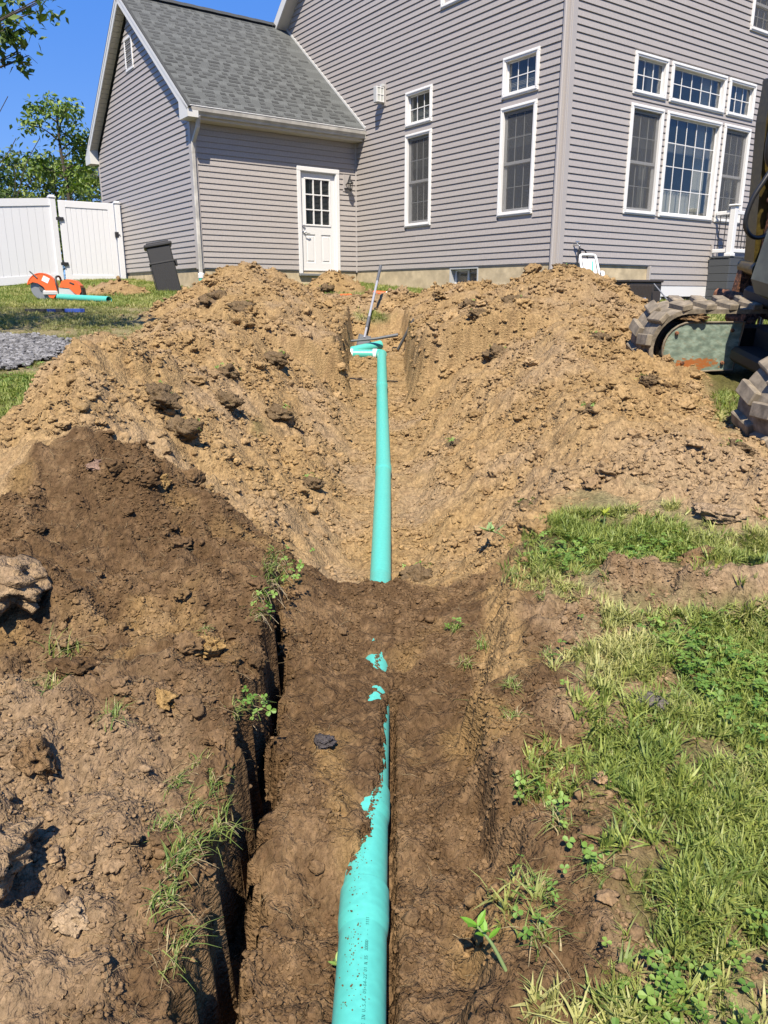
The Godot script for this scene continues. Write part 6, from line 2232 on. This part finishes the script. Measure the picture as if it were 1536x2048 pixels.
func leafy_weed(called: String, label: String, at: Vector3, tip: Vector3, leaves: int, size: float, c: Color) -> void:
	var t := thing(called, label, "weed", at)
	var b := MB.new()
	var path := smooth_path([Vector3.ZERO, tip * 0.5 + Vector3(0, size * 0.3, 0), tip], 6)
	b.tint = Color(0.22, 0.3, 0.12)
	b.tube(path, [0.004, 0.004, 0.004, 0.004, 0.0038, 0.0036, 0.0034, 0.0032, 0.003, 0.0028, 0.0026, 0.0024, 0.002], 7)
	put("stem", b, M.leaf, t)
	for i in leaves:
		var f := 0.55 + 0.45 * float(i + 1) / leaves
		var p: Vector3 = path[int(f * (path.size() - 1))]
		var a := i * 2.4
		var dir := (Vector3(cos(a), 0.45, sin(a)) + tip.normalized() * 0.5).normalized()
		var s := dir.cross(Vector3.UP).normalized()
		var L := size * rng.randf_range(0.75, 1.1)
		var lb := MB.new()
		lb.tint = c * rng.randf_range(0.85, 1.15)
		var w := [0.0, 0.16, 0.2, 0.14, 0.0]
		var n := s.cross(dir).normalized()
		for k in 4:
			var q0 := p + dir * L * k / 4.0 - n * L * 0.10 * (k / 4.0) ** 2
			var q1 := p + dir * L * (k + 1) / 4.0 - n * L * 0.10 * ((k + 1) / 4.0) ** 2
			var up := n * 0.03 * L
			for sd in [-1.0, 1.0]:
				lb.quad(q0, q1, q1 + (s * sd * w[k + 1] + n * 0.04) * L, q0 + (s * sd * w[k] + n * 0.04) * L)
		put("leaf", lb, M.leaf, t)

const NTH := ["first", "second", "third", "fourth", "fifth", "sixth", "seventh", "eighth", "ninth", "tenth", "eleventh", "twelfth", "thirteenth", "fourteenth", "fifteenth", "sixteenth"]

func build_plants() -> void:
	rng.seed = 5
	var nth := 0
	var le := "grass tufts hanging over the trench edges"
	var L := Vector3(0.8, -0.2, 0.1)
	for q in [[-0.45, -3.02, 0.07, 2], [-0.47, -2.92, 0.085, 2], [-0.46, -2.8, 0.085, 1], [-0.45, -2.68, 0.07, 2], [-0.45, -2.52, 0.05, 2], [-0.43, -2.36, 0.05, 2], [-0.42, -2.02, 0.07, 2], [-0.43, -1.9, 0.06, 1]]:
		edge_tuft(q[0], q[1], q[2], NTH[nth] + " clover tuft from the far end along the trench's left cut edge", le, q[3], L)
		nth += 1
	nth = 0
	for q in [[-0.42, -1.62, 0.07], [-0.40, -1.50, 0.08], [-0.46, -1.55, 0.06], [-0.44, -1.32, 0.07], [-0.5, -1.45, 0.05], [-0.45, -1.25, 0.06], [-0.43, -1.40, 0.06], [-0.47, -1.7, 0.05], [-0.52, -1.62, 0.05], [-0.41, -1.18, 0.08]]:
		edge_tuft(q[0], q[1], q[2], NTH[nth] + " tuft of the matted half dry grass on the near left trench edge", le, 0, L * 0.6)
		nth += 1
	nth = 0
	for q in [[0.28, -2.75, 0.05], [0.37, -2.62, 0.06], [0.30, -2.52, 0.05], [0.33, -2.2, 0.05], [0.40, -2.12, 0.05], [0.38, -1.95, 0.05], [0.36, -1.68, 0.05], [0.42, -1.55, 0.06], [0.34, -1.36, 0.06], [0.47, -1.4, 0.06], [0.32, -1.24, 0.07], [0.55, -2.3, 0.05], [0.52, -2.85, 0.05], [0.6, -2.65, 0.05]]:
		edge_tuft(q[0], q[1], q[2], NTH[nth] + " grass tuft from the far end on the bare soil right of the trench", "grass tufts on the right bank", 1 if rng.randf() < 0.4 else 0)
		nth += 1
	for q in [[-1.05, -2.28, 0.12, "drooping grass clump at the left edge below the dark bank"], [-0.94, -1.93, 0.085, "bright green grass clump among pale clods at the left edge"], [-1.08, -1.42, 0.07, "grey green grass clump at the left edge nearest the camera"], [-0.58, -2.27, 0.03, "tiny green sprout alone on the near dark slope"], [-0.72, -1.78, 0.06, "bent green grass stalks beside broken clods on the left"]]:
		edge_tuft(q[0], q[1], q[2], q[3], "", 0)
	for q in [[-1.30, -4.35, 0.12, "dark broken sod lump with roots on the crest of the tan heap"], [-1.12, -4.15, 0.10, "dark rooty sod beside the broken sod lump on the heap crest"], [-0.95, -6.6, 0.12, "dark sod lump in the middle of the left trench side"], [-0.75, -5.4, 0.10, "rooty sod lump low on the left trench side"], [1.35, -8.2, 0.14, "dark hollow sod under the middle of the right heap"], [1.0, -6.9, 0.12, "dark rooty sod on the right slope above the trench"], [1.75, -6.4, 0.11, "rough brown sod lump on the right slope near the far track"], [-1.03, -4.95, 0.1, "green sod tuft on the slope below the crest of the tan heap"], [-1.15, -5.6, 0.11, "dark sod clump with green grass left of the upper trench"], [-1.75, -8.3, 0.2, "largest dark green sod standing on the far left heap"], [-1.38, -7.6, 0.12, "small sod tuft beside the tan boulder sized clod"], [-1.9, -7.4, 0.14, "light green sod tuft at the foot of the far left heap"], [-0.45, -4.6, 0.07, "dark grass tuft on the left trench slope"], [0.16, -3.7, 0.09, "grass sod slab lying beside the buried end of the pipe"], [0.5, -5.4, 0.08, "small green tuft on the right trench slope"], [0.88, -7.4, 0.09, "green weed tuft midway up the right heap"], [1.0, -9.4, 0.11, "pale grass sod high on the right heap"], [2.1, -9.5, 0.12, "dark grass tuft near the top of the right heap"], [2.28, -4.9, 0.09, "bright grass tuft between the excavator tracks"], [1.9, -5.5, 0.07, "small grass tuft before the far track"], [2.0, -4.25, 0.08, "dry sod clump below the near track"], [-1.1, -14.9, 0.14, "sod with dark grass on the soil below the white door"], [-0.9, -12.9, 0.12, "brown sod on the soil behind the trench head"], [1.25, -4.6, 0.06, "dark tuft under a clod on the lower right slope"], [0.75, -3.85, 0.07, "green sprig at the foot of the right slope"]]:
		edge_tuft(q[0], q[1], q[2], q[3], "", 3)
	leafy_weed("weed", "upright bright green weed with pointed leaves on the near right trench edge", Vector3(0.24, ground(0.24, -1.18, 1.0).x, -1.18), Vector3(-0.06, 0.09, -0.02), 7, 0.042, Color(0.16, 0.34, 0.03))
	leafy_weed("weed", "pale leafy weed pulled over on the soil above the right grass patch", Vector3(0.62, ground(0.62, -3.5, 1.0).x, -3.5), Vector3(-0.13, 0.07, 0.02), 7, 0.06, Color(0.22, 0.32, 0.12))
	leafy_weed("weed", "tall thin weed with yellow green leaves at the far right grass", Vector3(1.47, ground(1.47, -2.75, 1.0).x, -2.75), Vector3(0.04, 0.2, -0.02), 9, 0.06, Color(0.2, 0.34, 0.05))
	leafy_weed("weed", "small yellow green sprout beside the near pipe", Vector3(-0.11, ground(-0.11, -1.33, 1.0).x, -1.33), Vector3(0.01, 0.03, 0.04), 5, 0.026, Color(0.24, 0.36, 0.08))
	leafy_weed("weed", "bright yellow tipped weed on the edge of the upper right grass patch", Vector3(1.02, ground(1.02, -3.35, 1.0).x, -3.35), Vector3(0.0, 0.07, 0.0), 6, 0.04, Color(0.3, 0.34, 0.03))

# dry stalks and rootlets lying on the soil
func scatter_straw() -> void:
	rng.seed = 12
	var b := MB.new()
	b.tube([Vector3(-0.5, 0, 0), Vector3(-0.15, 0.05, 0.06), Vector3(0.2, 0.03, -0.02), Vector3(0.5, 0.0, 0.1)], 0.011, 4, false)
	var w := []
	var t := []
	for i in 5200:
		var x := rng.randf_range(-1.5, 1.6)
		var z := rng.randf_range(-4.0, -1.0)
		if on_pipe(x, z) or absf(x) < 0.3 and rng.randf() < 0.7: continue
		var g := ground(x, z, 1.0)
		var s := rng.randf_range(0.015, 0.06)
		w.push_back(Transform3D(Basis.from_euler(Vector3(rng.randfn(0, 0.25), rng.randf() * TAU, rng.randfn(0, 0.25))).scaled(Vector3.ONE * s), Vector3(x, g.x + 0.003, z)))
		t.push_back(Color(0.42, 0.33, 0.19).lerp(Color(0.24, 0.17, 0.09), rng.randf()))
	mm("straw", b.mesh(M.clod), w, t, M.clod)

func build_gravel() -> void:
	rng.seed = 66
	var sets := [[], [], []]
	var tints := [[], [], []]
	for i in 15000:
		var a := rng.randf() * TAU
		var r := sqrt(rng.randf())
		var w := n_wob.get_noise_2d(cos(a) * 2.0, sin(a) * 2.0) * 0.12
		var x := -4.5 + cos(a) * r * 1.5 * (1.0 + w)
		var z := -7.1 + sin(a) * r * 1.25 * (1.0 + w)
		var s := rng.randf_range(0.014, 0.03)
		var k := rng.randi() % 3
		sets[k].push_back(Transform3D(Basis.from_euler(Vector3(rng.randf() * 6, rng.randf() * 6, rng.randf() * 6)).scaled(Vector3(1, 0.6, 0.8) * s), Vector3(x, lawn(x, z) + 0.012 + rng.randf() * 0.03, z)))
		var c := rng.randf_range(0.10, 0.34)
		tints[k].push_back(Color(c, c * 1.0, c * 1.04))
	for k in 3: mm("gravel", lump(60 + k, 0), sets[k], tints[k], M.clod)

func leaf_mesh(w: float) -> ArrayMesh:
	var b := MB.new()
	var p := [Vector3(0, 0, 0), Vector3(w, 0.06, 0.4), Vector3(0, 0, 1.0), Vector3(-w, 0.06, 0.4)]
	b.tri(p[0], p[2], p[1])
	b.tri(p[0], p[3], p[2])
	return b.mesh(M.leaf)

# clusters: [centre, radius, leaves]; limbs run from the trunk to each cluster
func tree(called: String, label: String, base: Vector3, trunk: Array, r0: float, clusters: Array, leaf: float, dark: Color, light: Color, bare := [], full := 0.72) -> void:
	var t := thing(called, label, "tree", base)
	var tb := MB.new()
	var path := smooth_path(trunk, 5)
	var rad := []
	for i in path.size(): rad.push_back(lerpf(r0, r0 * 0.25, float(i) / (path.size() - 1)))
	tb.tube(path, rad, 9)
	var stem := put("trunk", tb, M.bark, t)
	var lb := MB.new()
	var rl := r0 * 0.28 if r0 < 0.12 else r0 * 0.13
	for c in clusters:
		var at: Vector3 = c[0]
		var best: Vector3 = path[0]
		for p in path:
			if absf(p.y - (at.y - (at - Vector3(p.x, at.y, p.z)).length() * 0.45)) < absf(best.y - (at.y - (at - Vector3(best.x, at.y, best.z)).length() * 0.45)): best = p
		var mid: Vector3 = best.lerp(at, 0.55) + Vector3(rng.randfn(0, 0.1), 0.12, rng.randfn(0, 0.1)) * c[1]
		lb.tube(smooth_path([best, mid, at], 4), [rl, rl * 0.92, rl * 0.8, rl * 0.7, rl * 0.6, rl * 0.5, rl * 0.4, rl * 0.3, rl * 0.2], 6)
		for k in 4:
			var e: Vector3 = at + Vector3(rng.randfn(), rng.randfn() * 0.5, rng.randfn()) * c[1] * 0.5
			lb.tube([mid.lerp(at, 0.6), at.lerp(e, 0.5) + Vector3(0, 0.05, 0), e], [rl * 0.35, rl * 0.25, rl * 0.1], 5)
	for q in bare: lb.tube(smooth_path(q, 4), r0 * 0.12, 5)
	put("limbs", lb, M.bark, stem)
	var w := []
	var tint := []
	for c in clusters:
		for i in int(c[2] * full):
			var d := Vector3(rng.randfn(), rng.randfn() * 0.55, rng.randfn()) * 0.5
			if d.length() > 1.25: continue
			var yaw := rng.randf() * TAU
			var b := Basis(Vector3.UP, yaw) * Basis(Vector3.RIGHT, rng.randfn(0.5, 0.5)) * Basis(Vector3(0, 0, 1), rng.randfn(0, 0.6))
			w.push_back(Transform3D(b.scaled(Vector3.ONE * leaf * rng.randf_range(0.7, 1.25)), c[0] + d * c[1]))
			tint.push_back(dark.lerp(light, rng.randf()))
	mm("crown", leaf_mesh(0.26), w, tint, M.leaf, t)

func build_trees() -> void:
	rng.seed = 300
	var mk := func(at: Vector3, r: float, n: int) -> Array: return [at, r, n]
	# the slim layered tree beside the wing: 29 m off
	var cl := []
	for q in [[0.15, 6.6, 0.7, 260], [-0.35, 6.45, 0.6, 200], [0.75, 6.3, 0.6, 200], [-0.5, 5.9, 0.55, 180], [0.3, 5.8, 0.8, 280], [1.0, 5.6, 0.6, 220], [0.7, 5.3, 0.55, 160], [-0.9, 4.9, 0.5, 170], [-0.6, 4.65, 0.6, 200], [0.95, 4.85, 0.45, 120], [0.5, 4.4, 0.55, 190], [0.75, 3.95, 0.6, 190], [-0.45, 3.5, 0.5, 150], [0.0, 3.15, 0.6, 180], [0.9, 3.15, 0.65, 220], [0.3, 2.7, 0.7, 220], [-0.2, 2.3, 0.7, 190], [1.0, 2.4, 0.7, 220]]:
		cl.push_back(mk.call(Vector3(q[0], q[1], rng.randfn(0, 0.4)), q[2], q[3]))
	tree("tree", "slim green tree with layered leaves standing beside the wing's far corner", Vector3(-11.45, 1.15, -29.0), [Vector3(0, -0.3, 0), Vector3(0.1, 1.8, 0), Vector3(0.25, 3.6, 0.1), Vector3(0.1, 5.2, 0), Vector3(0.1, 6.5, 0)], 0.11, cl, 0.20, Color(0.07, 0.125, 0.022), Color(0.21, 0.29, 0.055))
	# darker tree at the left edge with bare twigs above
	cl = []
	for q in [[-0.3, 5.0, 0.5, 150], [-0.9, 4.9, 0.6, 170], [0.2, 4.35, 0.55, 160], [-0.7, 4.2, 0.7, 220], [0.0, 3.7, 0.7, 220], [-1.0, 3.4, 0.7, 220], [0.75, 3.2, 0.6, 200], [0.35, 2.75, 0.6, 180], [1.15, 2.5, 0.55, 170], [-0.4, 2.6, 0.7, 220], [0.6, 2.0, 0.7, 220], [-0.9, 1.9, 0.8, 240], [0.0, 1.6, 0.8, 220], [1.3, 1.7, 0.6, 160]]:
		cl.push_back(mk.call(Vector3(q[0], q[1], rng.randfn(0, 0.4)), q[2], q[3]))
	var bare := [[Vector3(-0.3, 4.6, 0), Vector3(0.2, 5.6, 0), Vector3(0.9, 6.6, 0)], [Vector3(-0.3, 4.6, 0), Vector3(-0.4, 5.6, 0), Vector3(-0.2, 6.5, 0)], [Vector3(0.2, 2.6, 0), Vector3(0.7, 3.6, 0), Vector3(0.85, 4.6, 0)], [Vector3(0.7, 3.4, 0), Vector3(1.2, 4.6, 0), Vector3(1.75, 5.4, 0)], [Vector3(0.3, 4.6, 0), Vector3(0.7, 5.0, 0), Vector3(1.0, 5.4, 0)]]
	tree("tree", "dark leaved tree with bare twigs above it at the left edge behind the fence", Vector3(-12.75, 0.9, -26.5), [Vector3(0, -0.3, 0), Vector3(-0.05, 1.5, 0), Vector3(-0.2, 3.2, 0), Vector3(-0.3, 4.9, 0)], 0.10, cl, 0.18, Color(0.03, 0.065, 0.014), Color(0.09, 0.15, 0.035), bare, 1.1)
	# undergrowth behind the fence: three bushes and two far trees
	for q in [[-16.4, -31.0, 1.0, "low leafy bush behind the fence at the left edge"], [-15.0, -32.0, 1.0, "yellow green bush behind the gate post"], [-13.3, -33.0, 0.95, "dense bush behind the white gate"], [-11.6, -33.5, 1.1, "shaded bush tucked behind the wing's far corner"]]:
		cl = []
		for i in 22: cl.push_back(mk.call(Vector3(rng.randfn(0, 0.7), 0.8 + rng.randf() * 4.3 * q[2], rng.randfn(0, 0.5)), 0.7, 150))
		tree("bush", q[3], Vector3(q[0], 1.7, q[1]), [Vector3(0, -0.3, 0), Vector3(0.1, 1.0, 0), Vector3(0.0, 4.4, 0)], 0.08, cl, 0.19, Color(0.065, 0.105, 0.018), Color(0.23, 0.29, 0.055))
	# wooded edge far behind
	for i in 9:
		cl = []
		var x := -34.0 + i * 3.4
		for k in 18: cl.push_back(mk.call(Vector3(rng.randfn(0, 1.2), 1.2 + rng.randf() * 6.4, rng.randfn(0, 0.8)), 1.3, 130))
		var label: String = NTH[i] + " far tree from the left in the wooded edge behind the fence"
		tree("far_tree", label, Vector3(x, 1.5, -48.0 + rng.randfn(0, 1.5)), [Vector3(0, -0.5, 0), Vector3(0.1, 2.0, 0), Vector3(0, 7.0, 0)], 0.14, cl, 0.42, Color(0.035, 0.06, 0.015), Color(0.09, 0.13, 0.03))
		get_node(NodePath("far_tree" if i == 0 else "far_tree_%03d" % i)).set_meta("group", "trees of the wooded edge far behind the fence")
	# the tree just outside the left edge: one bough reaches into the frame and shades the lawn
	cl = []
	for q in [[2.95, 3.05, -0.9, 0.30, 190], [3.2, 2.95, -0.85, 0.22, 100], [3.48, 3.16, -0.9, 0.18, 45], [2.85, 2.82, -0.9, 0.25, 110], [3.2, 2.78, -0.95, 0.16, 45], [3.05, 3.4, -1.1, 0.3, 110], [2.6, 3.6, -1.0, 0.5, 240], [2.1, 3.3, -1.3, 0.6, 420], [1.9, 2.5, -1.0, 0.5, 300], [1.6, 3.3, -0.8, 0.8, 620], [1.2, 4.2, -0.6, 1.0, 700], [0.4, 4.8, -0.3, 1.1, 700], [1.8, 4.3, -1.2, 0.7, 480], [0.9, 3.3, -1.6, 0.9, 600], [0.0, 3.8, -1.6, 1.0, 600], [-0.6, 4.4, 0.4, 1.1, 600], [1.4, 2.5, -1.6, 0.7, 480], [1.0, 2.6, -0.6, 0.8, 480], [0.3, 5.6, -0.8, 1.1, 500]]:
		cl.push_back(mk.call(Vector3(q[0], q[1], q[2]), q[3], q[4]))
	tree("tree", "near tree outside the left edge whose leafy bough hangs into the sky corner", Vector3(-6.42, 0.72, -6.6), [Vector3(0, -0.3, 0), Vector3(0.05, 1.4, 0), Vector3(0.2, 2.8, -0.2), Vector3(0.3, 4.0, -0.3), Vector3(0.2, 5.6, -0.4)], 0.13, cl, 0.09, Color(0.035, 0.08, 0.014), Color(0.12, 0.18, 0.035), [], 1.0)
	var names := ["topmost", "middle", "lowest"]
	for i in 3:
		var b := MB.new()
		var p := []
		for k in 13:
			var f := k / 12.0
			p.push_back(Vector3(lerpf(-40, 12, f), 8.55 - i * 0.62 - 1.4 * f + 4.0 * 0.5 * (f * f - f), lerpf(-52, -58, f)))
		b.tube(p, 0.02, 5)
		tag(put("power_line", b, M.hose_rubber, self), names[i] + " thin utility wire crossing the gap between the two trees", "wire")
